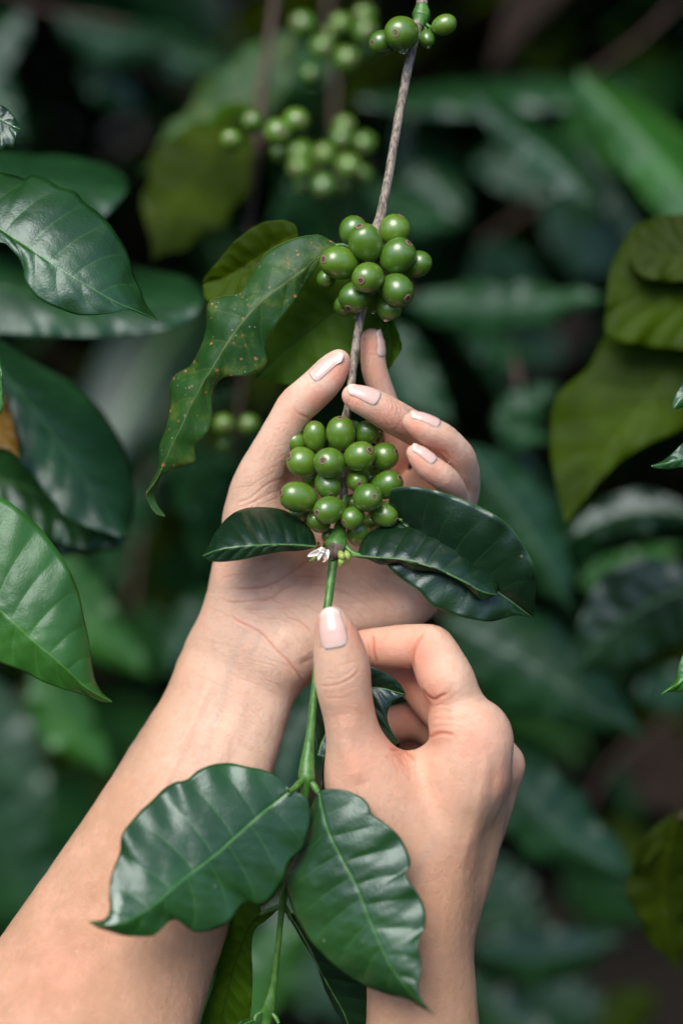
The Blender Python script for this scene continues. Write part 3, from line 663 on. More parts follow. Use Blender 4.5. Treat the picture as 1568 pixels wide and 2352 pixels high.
# tendons at the wrist
CR_L = [(a, b * 1.0, c * 0.34) for a, b, c in [
 ([(520, 1400), (545, 1425), (575, 1440), (605, 1458), (632, 1490), (662, 1520), (690, 1558), (705, 1590)], 3.0, 0.75),
 ([(470, 1392), (520, 1412), (560, 1440)], 3, 0.25), ([(430, 1460), (500, 1478), (560, 1490), (610, 1500)], 3, 0.12),
 ([(724, 1280), (690, 1300), (655, 1324), (615, 1346), (570, 1352), (520, 1352)], 3.2, 0.7),
 ([(690, 1340), (655, 1352), (617, 1377), (584, 1379), (534, 1384), (500, 1372)], 2.8, 0.55),
 ([(655, 1417), (692, 1430), (716, 1454)], 2.6, 0.6), ([(640, 1400), (665, 1404), (700, 1440)], 2.4, 0.3),
 ([(488, 1297), (520, 1300), (555, 1292), (617, 1284), (680, 1270)], 2.6, 0.3), ([(500, 1330), (540, 1322), (600, 1316), (640, 1300)], 2.6, 0.28),
 ([(700, 1340), (745, 1345), (790, 1360), (840, 1388), (867, 1418)], 2.6, 0.42), ([(767, 1376), (810, 1394), (840, 1430)], 2.4, 0.3), ([(820, 1320), (860, 1350), (900, 1390), (910, 1420)], 2.8, 0.3),
 ([(880, 1310), (930, 1330), (960, 1360), (975, 1385)], 2.8, 0.45), ([(650, 1330), (700, 1322), (760, 1330), (820, 1350)], 2.8, 0.3),
 ([(600, 1395), (640, 1400), (690, 1392), (740, 1400)], 2.3, 0.16), ([(560, 1400), (610, 1420), (650, 1424)], 2.3, 0.16), ([(585, 1430), (640, 1460), (680, 1470)], 2.3, 0.14),
 ([(540, 1156), (575, 1144), (615, 1112), (660, 1097)], 2.8, 0.4), ([(540, 1170), (590, 1150), (630, 1130), (690, 1110)], 2.8, 0.35), ([(560, 1130), (600, 1100), (640, 1080)], 2.4, 0.22), ([(580, 1090), (620, 1075), (655, 1066)], 2.2, 0.16),
 ([(671, 936), (690, 953), (720, 961), (750, 946), (762, 928)], 3.2, 0.65), ([(700, 884), (722, 882), (745, 893)], 2.2, 0.16), ([(720, 915), (745, 918), (766, 905)], 2.2, 0.14),
 ([(640, 910), (652, 902), (668, 890)], 2.2, 0.3), ([(648, 920), (660, 910), (672, 898)], 2.2, 0.22), ([(632, 935), (640, 928), (650, 915)], 2.2, 0.2),
 ([(886, 915), (893, 926), (893, 938)], 2.0, 0.28), ([(896, 917), (903, 930), (902, 945)], 2.0, 0.32), ([(907, 925), (913, 936), (910, 952)], 2.0, 0.25), ([(918, 934), (922, 944), (918, 956)], 2.0, 0.18),
 ([(900, 990), (914, 980), (922, 962)], 2.6, 0.25), ([(1010, 1036), (1022, 1040), (1034, 1056)], 3.0, 0.5), ([(870, 878), (880, 870), (890, 862)], 2.2, 0.2),
 ([(1046, 980), (1050, 992), (1046, 1000)], 2.0, 0.2), ([(1024, 1090), (1032, 1080), (1038, 1078)], 2.0, 0.2), ([(1020, 1108), (1030, 1100), (1040, 1092)], 2.0, 0.16),
 ([(860, 884), (852, 902), (864, 916)], 2.2, 0.0)]]
RG_L = [([(575, 1560), (520, 1700), (440, 1860), (380, 1980)], 22, 0.9), ([(500, 1540), (452, 1640), (400, 1760), (330, 1900)], 12, 0.9), ([(470, 1560), (430, 1650), (375, 1770)], 7, -0.4),
        ([(560, 1400), (600, 1370), (640, 1360)], 14, 0.6), ([(640, 1450), (680, 1480), (700, 1520)], 22, 0.9)]
RD_L = [(790, 855, 40, .55), (735, 925, 34, .55), (690, 960, 36, .25), (845, 800, 40, .45), (860, 850, 40, .3), (812, 925, 34, .45), (870, 985, 60, .5), (940, 1000, 60, .35), (950, 985, 34, .5), (1000, 1032, 44, .45), (955, 1060, 34, .5), (985, 1095, 40, .4), (1030, 1130, 40, .3), (900, 1080, 90, .35),
        (1060, 1060, 40, .15), (740, 1300, 90, .18), (980, 1385, 30, .35), (620, 1350, 60, .12), (700, 1560, 50, .2), (140, 2230, 120, .12), (650, 1110, 60, .15), (652, 905, 24, .3)]
def tan_l(u, v, N):
    e = np.interp(v, [880, 1290, 1450, 1552, 1847, 2239, 2600], [640, 485, 425, 401, 275, 0, -250])
    ww = np.interp(v, [900, 1450, 1700, 2300], [50, 60, 95, 240])
    t = 0.85*np.exp(-np.clip(u-e, 0, None)/ww)*np.clip((v-880)/500, 0.25, 1)
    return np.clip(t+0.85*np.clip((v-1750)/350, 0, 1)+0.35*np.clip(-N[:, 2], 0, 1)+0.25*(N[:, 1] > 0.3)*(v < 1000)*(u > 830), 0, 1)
CR_L = CR_L+wrinkles(26, 440, 620, 1450, 1600, 32, 9, 40, 120, 0.055, seed=1)+wrinkles(60, 520, 880, 1300, 1420, 18, 13, 30, 110, 0.08, seed=2)+wrinkles(34, 520, 860, 1300, 1430, -28, 12, 25, 80, 0.06, seed=3) \
 +wrinkles(30, 500, 640, 1060, 1290, -22, 12, 30, 100, 0.07, seed=4)+wrinkles(20, 620, 700, 940, 1110, -15, 14, 20, 60, 0.05, seed=5)+wrinkles(40, 380, 600, 1560, 1800, 28, 6, 30, 90, 0.035, seed=6)+wrinkles(22, 560, 690, 1400, 1540, 48, 9, 30, 90, 0.07, seed=7) \
 +wrinkles(16, 1030, 1080, 1000, 1140, 70, 14, 15, 40, 0.04, seed=8)+wrinkles(16, 880, 960, 900, 960, 60, 20, 12, 34, 0.06, seed=9)
VE_L = [([(565, 1440), (540, 1500), (520, 1560), (500, 1640), (470, 1720), (440, 1800)], 9), ([(600, 1440), (590, 1480), (560, 1520)], 6), ([(500, 1640), (480, 1690), (480, 1760)], 8)]
HR = 1.4
left_hand = build_hand(lh, 'hand', M_SKINP, CR_L, RG_L, RD_L, tan_l, VE_L, 1.25, 'open palm cupping the lower berry cluster, pale inner wrist, forearm rising from the lower left', nails=[(754, 838, 34), (834, 899, 26), (977, 955, 24), (974, 1037, 22), (874, 788, 20)])
nail(left_hand, lh, 752, 838, -6, (0.73, 0.66, 0.12), (-0.66, 0.62, 0.42), 17.5, 9.2, 6.0)
nail(left_hand, lh, 834, 899, -10, (-0.86, 0.47, 0.12), (0.32, 0.62, 0.72), 14.5, 9.6, 6.2)
nail(left_hand, lh, 977, 955, -8, (-0.88, 0.44, 0.1), (0.35, 0.74, 0.58), 13.5, 8.6, 5.6)
nail(left_hand, lh, 974, 1037, -8, (-0.72, 0.66, 0.1), (0.55, 0.62, 0.56), 12.0, 7.6, 5.0)
nail(left_hand, lh, 878, 786, 4, (0.10, 0.99, 0.05), (0.97, -0.06, 0.12), 12.5, 8.0, 5.0)

# ------------------------------------------------------------------ right hand: thumb and index pinching the green shoot
rh = Blob()
DQ = -20
def dq(pts, k=DQ): return dz(pts, k)
rh.add(dq([(764, 1429, -8, 36), (768, 1446, -8, 44), (775, 1478, -7, 53), (785, 1530, -5, 62), (790, 1585, -3, 61), (801, 1640, 0, 58), (815, 1705, 3, 64), (838, 1785, 7, 82), (885, 1880, 12, 100)]), 1.0, 8)
# index: tip behind the shoot, first segments run right, then down to the knuckle
rh.add(dq([(800, 1493, 27, 34), (836, 1489, 26, 41), (880, 1488, 23, 46), (925, 1485, 19, 48.5), (968, 1484, 15, 50), (988, 1486, 13, 52)]), 0.8, 2.2)
rh.add(dq([(990, 1490, 12, 54), (1008, 1526, 9, 59), (1028, 1566, 7, 62), (1050, 1602, 8, 52)]), 0.8, 1.2)
rh.add(dq([(1046, 1646, 7, 61), (1066, 1670, 7, 68), (1086, 1698, 7, 75), (1078, 1770, 8, 80)]), 0.8, 3)

# back of the hand
rh.add(dq([(1088, 1700, 7, 74), (1040, 1850, 10, 84), (990, 2000, 14, 96), (960, 2160, 16, 108), (962, 2290, 16, 116), (968, 2420, 14, 124), (985, 2620, 6, 140)]), 2, 12)
rh.add(dq([(1095, 1800, 22, 70), (1084, 1880, 28, 72), (1050, 2010, 30, 76), (1004, 2150, 28, 76), (985, 2290, 24, 90), (985, 2420, 22, 104), (1000, 2620, 14, 120)]), 2, 12)
rh.add(dq([(1143, 1757, 30, 57), (1130, 1800, 34, 57), (1110, 1880, 38, 54), (1070, 2000, 40, 52), (1030, 2110, 36, 50)]), 2, 3)
rh.add(dq([(850, 1800, 8, 82), (905, 1900, 14, 94), (950, 2010, 16, 96), (945, 2160, 16, 95)]), 2, 12)
rh.add(dq([(880, 1782, 14, 50), (955, 1786, 16, 56), (1040, 1752, 12, 56)]), 2, 7)                               # web
# middle, ring, little, folded behind
rh.finger(dq([(860, 1538, 42, 38), (905, 1546, 42, 41), (955, 1566, 40, 43), (986, 1602, 37, 46), (1030, 1645, 36, 50), (1095, 1690, 33, 50), (1142, 1757, 28, 56)]), 5, k_tip=0.4)
rh.finger(dq([(870, 1668, 52, 36), (905, 1664, 53, 40), (945, 1656, 54, 41), (990, 1672, 56, 42), (1060, 1730, 56, 46), (1130, 1800, 50, 52)]), 4, k_tip=0.4)
rh.finger(dq([(950, 1712, 68, 32), (985, 1690, 70, 34), (1010, 1700, 70, 38), (1050, 1770, 70, 42), (1110, 1840, 68, 48)]), 3, k_tip=0.5)
CR_R = [(a, b * 1.15, c * 0.5) for a, b, c in [
 ([(728, 1570), (742, 1575), (773, 1573), (807, 1557), (828, 1535)], 2.2, 0.4), ([(742, 1560), (775, 1556), (800, 1546), (818, 1528)], 2.0, 0.18),
 ([(765, 1540), (775, 1530), (800, 1522), (818, 1520), (822, 1528)], 1.9, 0.18), ([(745, 1546), (760, 1543), (790, 1534)], 1.9, 0.12), ([(745, 1592), (780, 1590), (815, 1578)], 2.4, 0.16), ([(748, 1604), (780, 1604), (812, 1594)], 2.4, 0.13),
 ([(728, 1448), (727, 1470), (731, 1488), (750, 1483), (780, 1472), (797, 1460), (799, 1430), (795, 1404)], 2.0, 0.35),
 ([(850, 1455), (857, 1470), (857, 1495), (866, 1528)], 3.0, 0.9), ([(845, 1480), (848, 1500), (850, 1520)], 2.4, 0.3),
 ([(975, 1450), (960, 1470), (950, 1490), (946, 1515), (950, 1545)], 3.6, 1.3),
 ([(968, 1580), (980, 1598), (996, 1607), (1012, 1600), (1030, 1592)], 3.6, 1.1),
 ([(984, 1696), (1000, 1688), (1018, 1684), (1045, 1688)], 3.4, 0.9),
 ([(990, 1640), (1010, 1632), (1040, 1634)], 2.6, 0.3), ([(988, 1655), (1010, 1650), (1045, 1652)], 2.6, 0.26), ([(990, 1670), (1015, 1666), (1040, 1668)], 2.6, 0.24), ([(992, 1622), (1015, 1618), (1036, 1622)], 2.6, 0.22),
 ([(893, 1716), (905, 1722), (925, 1722), (945, 1735), (955, 1752)], 3.2, 1.0), ([(905, 1732), (920, 1744), (930, 1760)], 2.6, 0.4), ([(948, 1712), (940, 1722), (960, 1740)], 2.6, 0.35), ([(900, 1745), (910, 1760), (915, 1775)], 2.6, 0.25),
  ([(700+170, 1640), (880, 1670), (893, 1708)], 3, 0.3),
 ([(800, 2215), (845, 2225), (880, 2222)], 3, 0.15), ([(1000, 1440), (1012, 1450), (1020, 1465)], 2, 0.14), ([(1012, 1437), (1024, 1450), (1030, 1462)], 2, 0.14)]]
RG_R = [([(915, 1712), (935, 1716), (950, 1728)], 9, 1.0), ([(1120, 1720), (1108, 1800), (1086, 1900), (1050, 2010)], 13, 0.5), ([(1136, 1760), (1128, 1860), (1100, 1960)], 9, -0.35),
        ([(790, 1640), (800, 1720), (830, 1800)], 26, 1.2), ([(900, 1790), (960, 1900), (1000, 2020)], 34, 0.8)]
RD_R = [(730, 1440, 26, .5), (820, 1450, 40, .45), (800, 1650, 60, .15), (960, 1500, 46, .6), (900, 1520, 50, .35), (905, 1450, 50, .15), (860, 1490, 30, .5), (985, 1600, 40, .55), (955, 1570, 40, .4), (1000, 1685, 46, .35), (1095, 1700, 60, .3), (920, 1722, 40, .5), (880, 1710, 60, .2), (830, 1760, 60, .25),
        (990, 1640, 30, .4), (940, 1650, 60, .5), (1000, 1830, 90, .15), (1150, 1790, 50, .3), (870, 2170, 60, .12), (935, 1570, 60, .6)]
def tan_r(u, v, N):
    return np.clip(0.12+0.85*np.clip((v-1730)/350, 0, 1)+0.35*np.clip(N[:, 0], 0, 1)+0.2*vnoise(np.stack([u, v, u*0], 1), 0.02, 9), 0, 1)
CR_R = CR_R+wrinkles(26, 735, 830, 1530, 1630, -4, 8, 20, 70, 0.05, seed=11)+wrinkles(22, 985, 1060, 1610, 1690, -4, 8, 25, 70, 0.07, seed=12)+wrinkles(60, 800, 1100, 1760, 2100, 62, 16, 25, 80, 0.03, seed=13)+wrinkles(50, 850, 1120, 1720, 2100, -25, 14, 25, 80, 0.03, seed=14) \
 +wrinkles(14, 900, 950, 1715, 1770, 50, 22, 14, 40, 0.09, seed=15)+wrinkles(16, 960, 1040, 1440, 1520, 60, 16, 14, 40, 0.04, seed=16)+wrinkles(40, 860, 1060, 2100, 2350, 8, 8, 30, 90, 0.03, seed=17)
right_hand = build_hand(rh, 'hand', M_SKINB, CR_R, RG_R, RD_R, tan_r, [([(1010, 1900), (960, 2000), (930, 2100), (960, 2250)], 14)], HR,
    'hand with its back to the viewer, thumb and bent index finger pinching the green shoot', nails=[(760, 1438, 44)])
nail(right_hand, rh, 760, 1440, -40, (-0.19, 0.98, -0.10), (-0.22, 0.10, 0.97), 17.6, 13.6, 8.4, lift=0.3)

# ------------------------------------------------------------------ the main branch: one thing
def berries(lst, conv, parent, s, lod=1):
    for it in lst:
        x, y, a, b_, dd = it[:5]; disc = it[5] if len(it) > 5 else None
        u, v = conv(x, y)
        if disc is not None:
            du, dv = conv(*disc); disc = (du-u, dv-v)
        berry(u, v, a*s*1.03, b_*s*1.03, parent, disc, dd, lod=lod)
S1 = 0.4688
br = empty('coffee_branch', W(L(967, 0, 6)), 'sharp central coffee branch with two full clusters of unripe green berries, passing between both hands', 'branch')
stem_pts = [(1010, -420, 60, 13), (985, -180, 30, 12), (972, -30, 12, 12), (966, 30, 8, 13.5), (958, 62, 6, 11), (940, 140, 4, 10.5), (915, 270, 2, 10.2), (893, 400, 1, 10.4), (874, 495, 0, 11.5), (862, 535, 0, 13), (850, 600, 0, 11), (838, 680, 0, 10.5), (822, 760, 0, 9.7), (810, 850, 0, 9.3), (800, 930, 0, 9.5), (790, 980, 2, 11), (786, 1060, 5, 10.5), (790, 1150, 4, 10)]
tube('woody_stem', stem_pts, M_BARK, br, n=300, m=20, lump=0.07, seed=3)
tube('node', [(967, 10, 8, 13), (968, 26, 8, 19), (966, 40, 8, 20), (963, 52, 7, 15), (961, 62, 6, 11)], M_GREEN, br, n=24, lump=0.10, seed=5)
tube('green_stem', [(790, 1140, 4, 9), (782, 1200, 0, 12), (777, 1232, -4, 19), (772, 1252, -5, 27), (767, 1268, -5, 18), (765, 1290, -6, 11.5), (760, 1330, -9, 10), (754, 1380, -13, 9.6), (742, 1450, -15, 9.2), (728, 1530, -16, 9), (722, 1590, -18, 8.5), (716, 1650, -20, 9.5), (710, 1710, -22, 12), (705, 1760, -24, 17), (704, 1786, -25, 19), (703, 1800, -25, 13), (700, 1830, -24, 10), (690, 1900, -20, 8), (660, 2020, -14, 7), (650, 2070, -12, 9), (646, 2100, -12, 7), (638, 2180, -12, 7), (628, 2260, -12, 8.5), (618, 2310, -12, 15), (612, 2345, -12, 13), (606, 2400, -12, 8)], M_GREEN, br, n=420, m=20, lump=0.07, seed=8)
tube('stipule', [(775, 1250, -6, 21), (771, 1262, -7, 21), (766, 1274, -8, 14), (762, 1286, -8.5, 4)], M_STIP, br, n=20, lump=0.15, seed=4)
for p in ([(782, 1240, -5, 6), (800, 1262, -7, 6.5), (818, 1274, -9, 6), (850, 1279, -12, 6)], [(762, 1248, -4, 5), (745, 1252, -7, 5), (724, 1255, -9, 5)],
          [(850, 590, 0, 5), (815, 572, 2, 5.5), (790, 563, 3, 5), (770, 564, 4, 4)], [(700, 1790, -25, 8), (686, 1800, -28, 8), (674, 1812, -31, 7), (662, 1820, -34, 6)],
          [(708, 1790, -25, 8), (722, 1806, -27, 8), (730, 1820, -28, 6)], [(690, 1178, 14, 3), (700, 1180, 14, 3)], [(840, 610, 6, 5), (860, 640, 12, 5), (876, 650, 14, 5)],
          [(648, 2080, -12, 7), (620, 2090, -9, 6), (600, 2100, -7, 5)], [(652, 2080, -12, 7), (662, 2096, -10, 6), (668, 2110, -8, 5)], [(612, 2318, -12, 5), (590, 2330, -14, 5), (584, 2345, -15, 5)], [(616, 2318, -12, 5), (632, 2335, -14, 5), (640, 2350, -15, 4)], [(900, 1190, -2, 4), (910, 1190, -4, 4), (925, 1196, -6, 4)]):
    tube('petiole', p, M_GREEN, br, n=16, m=10, lump=0.04)

# cluster between the fingers of the cupped hand
berries([(583, 684, 48, 52, 4, (548, 655)), (670, 655, 56, 70, 1, (664, 588)), (798, 643, 71, 78, -3, (795, 573)), (922, 640, 56, 58, 1, (968, 598)), (978, 660, 30, 42, 8),
         (611, 785, 73, 76, -2, (550, 757)), (743, 787, 73, 75, -9, (716, 780)), (888, 755, 76, 70, -8, (932, 730)), (1008, 755, 66, 67, -1, (1064, 735)),
         (735, 890, 70, 63, -3, (748, 940)), (874, 870, 68, 54, -1, (887, 890)), (1020, 895, 78, 66, -4, (1079, 865)), (592, 955, 92, 73, -7, (511, 936)),
         (742, 1018, 79, 66, -10, (688, 1030)), (928, 957, 69, 71, -11, (955, 955)), (856, 1057, 54, 56, -9, (817, 1077)), (1006, 1037, 79, 60, -4, (1068, 1070)),
         (690, 1075, 50, 58, 0), (885, 1130, 60, 70, 1), (590, 1040, 62, 44, 5), (742, 1145, 38, 52, 6), (985, 815, 62, 55, 7), (800, 700, 60, 60, 10), (860, 985, 45, 45, 8), (850, 620, 40, 50, 9), (660, 860, 50, 50, 9), (940, 860, 50, 50, 9), (800, 830, 50, 50, 8), (640, 1060, 45, 40, 8), (950, 1080, 45, 50, 8)], c1, br, S1)
# cluster above the fingertips
berries([(1118, 172, 66, 68, 2, (1150, 110)), (1181, 232, 79, 89, -8, (1152, 167)), (1322, 172, 74, 76, 0, (1354, 106)), (1336, 297, 86, 82, -7, (1388, 243)), (1425, 338, 63, 76, 0, (1480, 325)),
         (1054, 332, 91, 79, -6, (985, 325)), (1193, 402, 73, 78, -13, (1163, 424)), (1333, 462, 78, 83, -9, (1380, 508)), (1124, 498, 73, 73, -6, (1098, 555)),
         (985, 410, 72, 46, 5), (1075, 540, 50, 64, 3), (1290, 540, 78, 64, 1, (1310, 590)), (1260, 270, 50, 60, 6), (1130, 300, 50, 60, 7), (1240, 440, 55, 60, 7), (1180, 480, 50, 50, 6)], c4, br, S1)
# the few berries at the top node
berries([(1097, 167, 87, 81, -6, (1067, 187)), (1006, 210, 66, 58, 0, (958, 222)), (1303, 123, 58, 50, 2, (1356, 110)), (1220, 187, 37, 52, 5, (1222, 232))], c5, br, S1)
for (u, v, w_) in ((986, 62, 4), (978, 70, 4)):
    tube('stalk', [(968, 45, 8, 5), (u, v, 7, w_), (u+14, v-2, 4, 4)], M_GREEN, br, n=12, m=8)
# flower and buds at the node
def petal(u, v, du, dv, wd, d, mat=M_PETAL, cup=1.2, parent=None, name='petal', seed=0):
    n, m = 12, 7; t = np.linspace(0, 1, n); s = np.linspace(-1, 1, m); Ln = math.hypot(du, dv); pr = np.array([-dv, du])/Ln; V = []
    for a in t:
        h = wd*math.sin(math.pi*min(1, a*0.9+0.08))**0.7
        for q in s: V.append(L(u+du*a+pr[0]*h*q+2*math.sin(a*5+seed), v+dv*a+pr[1]*h*q, d-cup*(q*q)-1.5*math.sin(a*2.5)+0.5*math.sin(seed+a*6+q*2)))
    return mesh_obj(name, W(np.array(V)), grid_faces(n, m), mat, parent, solid=0.00025)
fl = mesh_obj('flower', W(LL([(744, 1262, -11), (747, 1262, -11), (746, 1266, -12)])), [(0, 1, 2)], M_PETAL, br)
fl2 = tube('flower', [(738, 1264, -11, 4), (734, 1276, -13, 4), (728, 1284, -14, 3)], M_BUD, br, n=10, m=10); bpy.data.objects.remove(fl); fl2.name = 'flower'
for i, a in enumerate([(742, 1262, -34, 16, 7, -14), (740, 1258, -8, 30, 5.5, -15), (750, 1262, -2, 26, 9, -13), (735, 1257, 10, 12, 6, -15), (744, 1256, -20, 14, 6, -12)]): petal(*a, parent=fl2, seed=i)
tube('style', [(741, 1270, -14, 2.2), (745, 1281, -15.5, 2.2), (747, 1288, -16, 2.8), (741, 1291, -16, 1.2)], simple('style_pale_orange', (0.75, 0.50, 0.33)), fl2, n=14, m=8)
petal(738, 1258, -12, -14, 5, -13, M_WITHER, 1.5, br, 'withered_petal', 3); petal(744, 1256, -2, -12, 4, -12, M_WITHER, 1.5, br, 'withered_petal', 5)
for a in ([(780, 1266, -9, 4), (783, 1274, -11, 8), (785, 1280, -12, 8.5), (785, 1285, -12, 4)], [(784, 1280, -10, 5), (784, 1288, -11, 8), (782, 1295, -11, 6.5), (780, 1302, -11, 1.5)], [(794, 1266, -9, 3), (797, 1274, -11, 7.5), (799, 1281, -11, 7), (802, 1292, -10, 1.2)], [(726, 1276, -12, 2), (721, 1284, -13, 5), (716, 1286, -13, 4), (711, 1288, -13, 1)], [(792, 1174, -8, 3), (790, 1184, -10, 6), (786, 1195, -10, 1.5)]):
    tube('flower_bud', a, M_BUD, br, n=18, m=12, lump=0.05)

def g(pts, d=None, k=0): return [(p[0], p[1]) if d is None else (p[0], p[1], d+k*i) for i, p in enumerate(pts)]
# leaves of the branch
leaf('leaf', [(728, 1256, -10), (696, 1253, -14), (652, 1251, -18), (596, 1252, -21), (545, 1256, -22), (500, 1263, -21), (465, 1277, -19)],
     [(728, 1254), (718, 1224), (704, 1207), (690, 1196), (652, 1173), (615, 1165), (568, 1165), (540, 1173), (522, 1184), (502, 1205), (482, 1236), (465, 1277)][::1],
     [(728, 1257), (690, 1265), (643, 1268), (596, 1277), (560, 1285), (525, 1290), (500, 1291), (480, 1288), (465, 1277)], 'deep', br, dl=-20, dr=-2, nv=9, quilt=0.9, wave=0.5, seed=1, label='short glossy leaf pointing left over the wrist')
leaf('leaf', [(806, 1275, -9), (854, 1280, -15), (924, 1286, -20), (994, 1304, -23), (1065, 1336, -24), (1105, 1358, -23), (1140, 1366, -20)],
     [(810, 1275), (821, 1268), (830, 1247), (842, 1230), (858, 1218), (901, 1202), (962, 1200), (1018, 1212), (1055, 1233), (1088, 1261), (1101, 1288), (1121, 1304), (1136, 1322), (1146, 1345), (1140, 1366)],
     [(810, 1276), (844, 1285), (877, 1298), (915, 1293), (947, 1310), (994, 1313), (1041, 1327), (1074, 1351), (1095, 1370), (1116, 1377), (1140, 1366)], 'deep', br, dl=-18, dr=-3, nv=9, quilt=0.9, wave=0.7, seed=2, label='glossy leaf pointing right with a wet folded tip')
leaf('leaf', [(912, 1192, -3), (960, 1225, -8), (1030, 1275, -13), (1100, 1330, -14), (1165, 1375, -12), (1222, 1418, -6)],
     [(890, 1180), (893, 1140), (900, 1123), (930, 1118), (971, 1121), (1041, 1140), (1112, 1172), (1162, 1206), (1200, 1258), (1222, 1310), (1226, 1370), (1223, 1418)],
     [(890, 1200), (872, 1250), (890, 1300), (925, 1332), (960, 1356), (985, 1385), (1010, 1400), (1030, 1408), (1080, 1421), (1130, 1426), (1180, 1413), (1222, 1418)], 'deep', br, dl=9, dr=4, nv=9, quilt=0.3, wave=1.0, seed=3, label='large dark leaf lying behind the glossy right leaf')
leaf('leaf', [(773, 563, 4), (745, 583, 2), (698, 618, -1), (655, 650, -3), (614, 680, -4), (567, 727, -4), (524, 785, -3), (487, 846, -2), (450, 909, 0), (417, 979, 2), (389, 1036, 4), (362, 1098, 6), (338, 1135, 8), (345, 1160, 9), (360, 1180, 9), (380, 1186, 10)],
     [(770, 558), (736, 538), (715, 537), (689, 541), (650, 552), (614, 571), (592, 598), (578, 620), (567, 640), (556, 660), (539, 672), (510, 674), (487, 680), (473, 693), (470, 715), (469, 745), (460, 787), (436, 832), (412, 848), (394, 862), (384, 888), (387, 932), (378, 980), (363, 1022), (361, 1068), (345, 1105), (331, 1136), (340, 1160), (356, 1184), (380, 1188)],
     [(773, 568), (752, 585), (736, 604), (708, 641), (675, 693), (642, 735), (622, 765), (609, 795), (612, 812), (612, 832), (596, 850), (562, 862), (520, 865), (500, 876), (488, 900), (486, 930), (486, 956), (478, 988), (460, 1012), (446, 1028), (448, 1056), (440, 1064), (408, 1074), (375, 1088), (365, 1105), (355, 1135), (362, 1160), (380, 1184)],
     'spotty', br, dl=-9, dr=-3, nv=11, quilt=1.0, wave=1.3, nt_=170, seed=4, label='long rust-spotted leaf hanging to the left')
leaf('leaf', [(862, 640, 16), (800, 690, 20), (730, 745, 24), (660, 800, 26), (590, 868, 26)],
     [(860, 625), (780, 600), (700, 620), (640, 690), (590, 760), (565, 820), (590, 868)], [(870, 660), (880, 740), (850, 810), (790, 860), (720, 884), (650, 884), (590, 868)], 'under', br, dl=2, dr=4, nv=9, quilt=0.35, wave=1.0, seed=5, side=-1, label='broad translucent leaf behind the upper berries')
leaf('leaf', [(872, 652, 14), (890, 720, 18), (900, 790, 19), (887, 858, 18)], [(868, 670), (862, 740), (868, 800), (886, 858)], [(884, 660), (903, 710), (908, 750), (922, 798), (905, 830), (888, 858)], 'under', br, dl=0, dr=3, nv=8, quilt=0.6, wave=1.0, seed=6, side=-1, label='small dark leaf edge to the right of the index fingertip')
leaf('leaf', [(684, 540, 22), (640, 560, 26), (580, 600, 30), (520, 635, 32), (470, 652, 34)], [(684, 538), (677, 518), (651, 508), (610, 514), (580, 526), (548, 552), (520, 580), (494, 612), (470, 640), (466, 652)], [(684, 548), (680, 600), (600, 680), (520, 710), (475, 690), (466, 655)], 'olive', br, dl=4, dr=2, nv=8, quilt=1.0, wave=0.8, seed=7, side=-1, label='olive leaf peeping out above the spotted leaf')
leaf('leaf', [(664, 1818, -32), (630, 1845, -34), (591, 1876, -38), (545, 1918, -42), (502, 1957, -46), (455, 1994, -50), (413, 2026, -54), (371, 2064, -58), (330, 2095, -61), (280, 2120, -64), (240, 2124, -64), (203, 2117, -63)],
     [(662, 1812), (650, 1796), (633, 1783), (600, 1771), (564, 1765), (530, 1760), (495, 1761), (472, 1766), (450, 1777), (430, 1794), (415, 1800), (399, 1803), (372, 1820), (344, 1847), (318, 1870), (296, 1895), (280, 1915), (272, 1937), (270, 1960), (263, 1985), (254, 2008), (248, 2033), (247, 2060), (250, 2088), (246, 2106), (232, 2117), (203, 2117)],
     [(680, 1818), (697, 1828), (708, 1842), (713, 1868), (711, 1900), (703, 1930), (694, 1957), (672, 1975), (660, 1992), (654, 2015), (645, 2034), (630, 2058), (612, 2078), (591, 2088), (572, 2082), (556, 2086), (536, 2110), (520, 2126), (502, 2136), (480, 2144), (460, 2147), (440, 2145), (424, 2138), (410, 2126), (396, 2121), (382, 2126), (370, 2138), (355, 2150), (344, 2155), (310, 2155), (275, 2150), (227, 2136), (203, 2117)],
     'wet', br, dl=-9, dr=-5, nv=9, quilt=0.6, wave=1.4, nt_=150, ns=22, seed=8, label='broad leaf crossing in front of the left forearm, wet at its curled tip')
leaf('leaf', [(732, 1820, -30), (740, 1862, -32), (756, 1916, -36), (783, 1970, -39), (811, 2021, -42), (832, 2070, -45), (852, 2122, -48), (872, 2168, -51), (894, 2214, -54), (920, 2252, -57), (950, 2288, -59), (997, 2332, -62)],
     [(728, 1824), (718, 1845), (711, 1866), (702, 1916), (690, 1950), (677, 1978), (664, 2002), (655, 2024), (655, 2048), (661, 2078), (681, 2136), (700, 2166), (722, 2192), (745, 2218), (770, 2240), (796, 2262), (825, 2275), (860, 2288), (894, 2298), (930, 2306), (962, 2320), (997, 2332)],
     [(736, 1816), (752, 1811), (770, 1811), (790, 1813), (812, 1822), (834, 1834), (847, 1850), (854, 1869), (878, 1884), (901, 1903), (918, 1922), (932, 1948), (941, 1972), (941, 1988), (932, 2003), (942, 2026), (962, 2056), (973, 2080), (977, 2104), (974, 2132), (961, 2152), (959, 2175), (966, 2205), (966, 2235), (960, 2262), (966, 2290), (980, 2314), (997, 2332)],
     'mid', br, dl=-13, dr=1, nv=10, quilt=0.7, wave=1.0, nt_=150, ns=22, seed=9, label='broad hanging leaf in front of the right wrist')
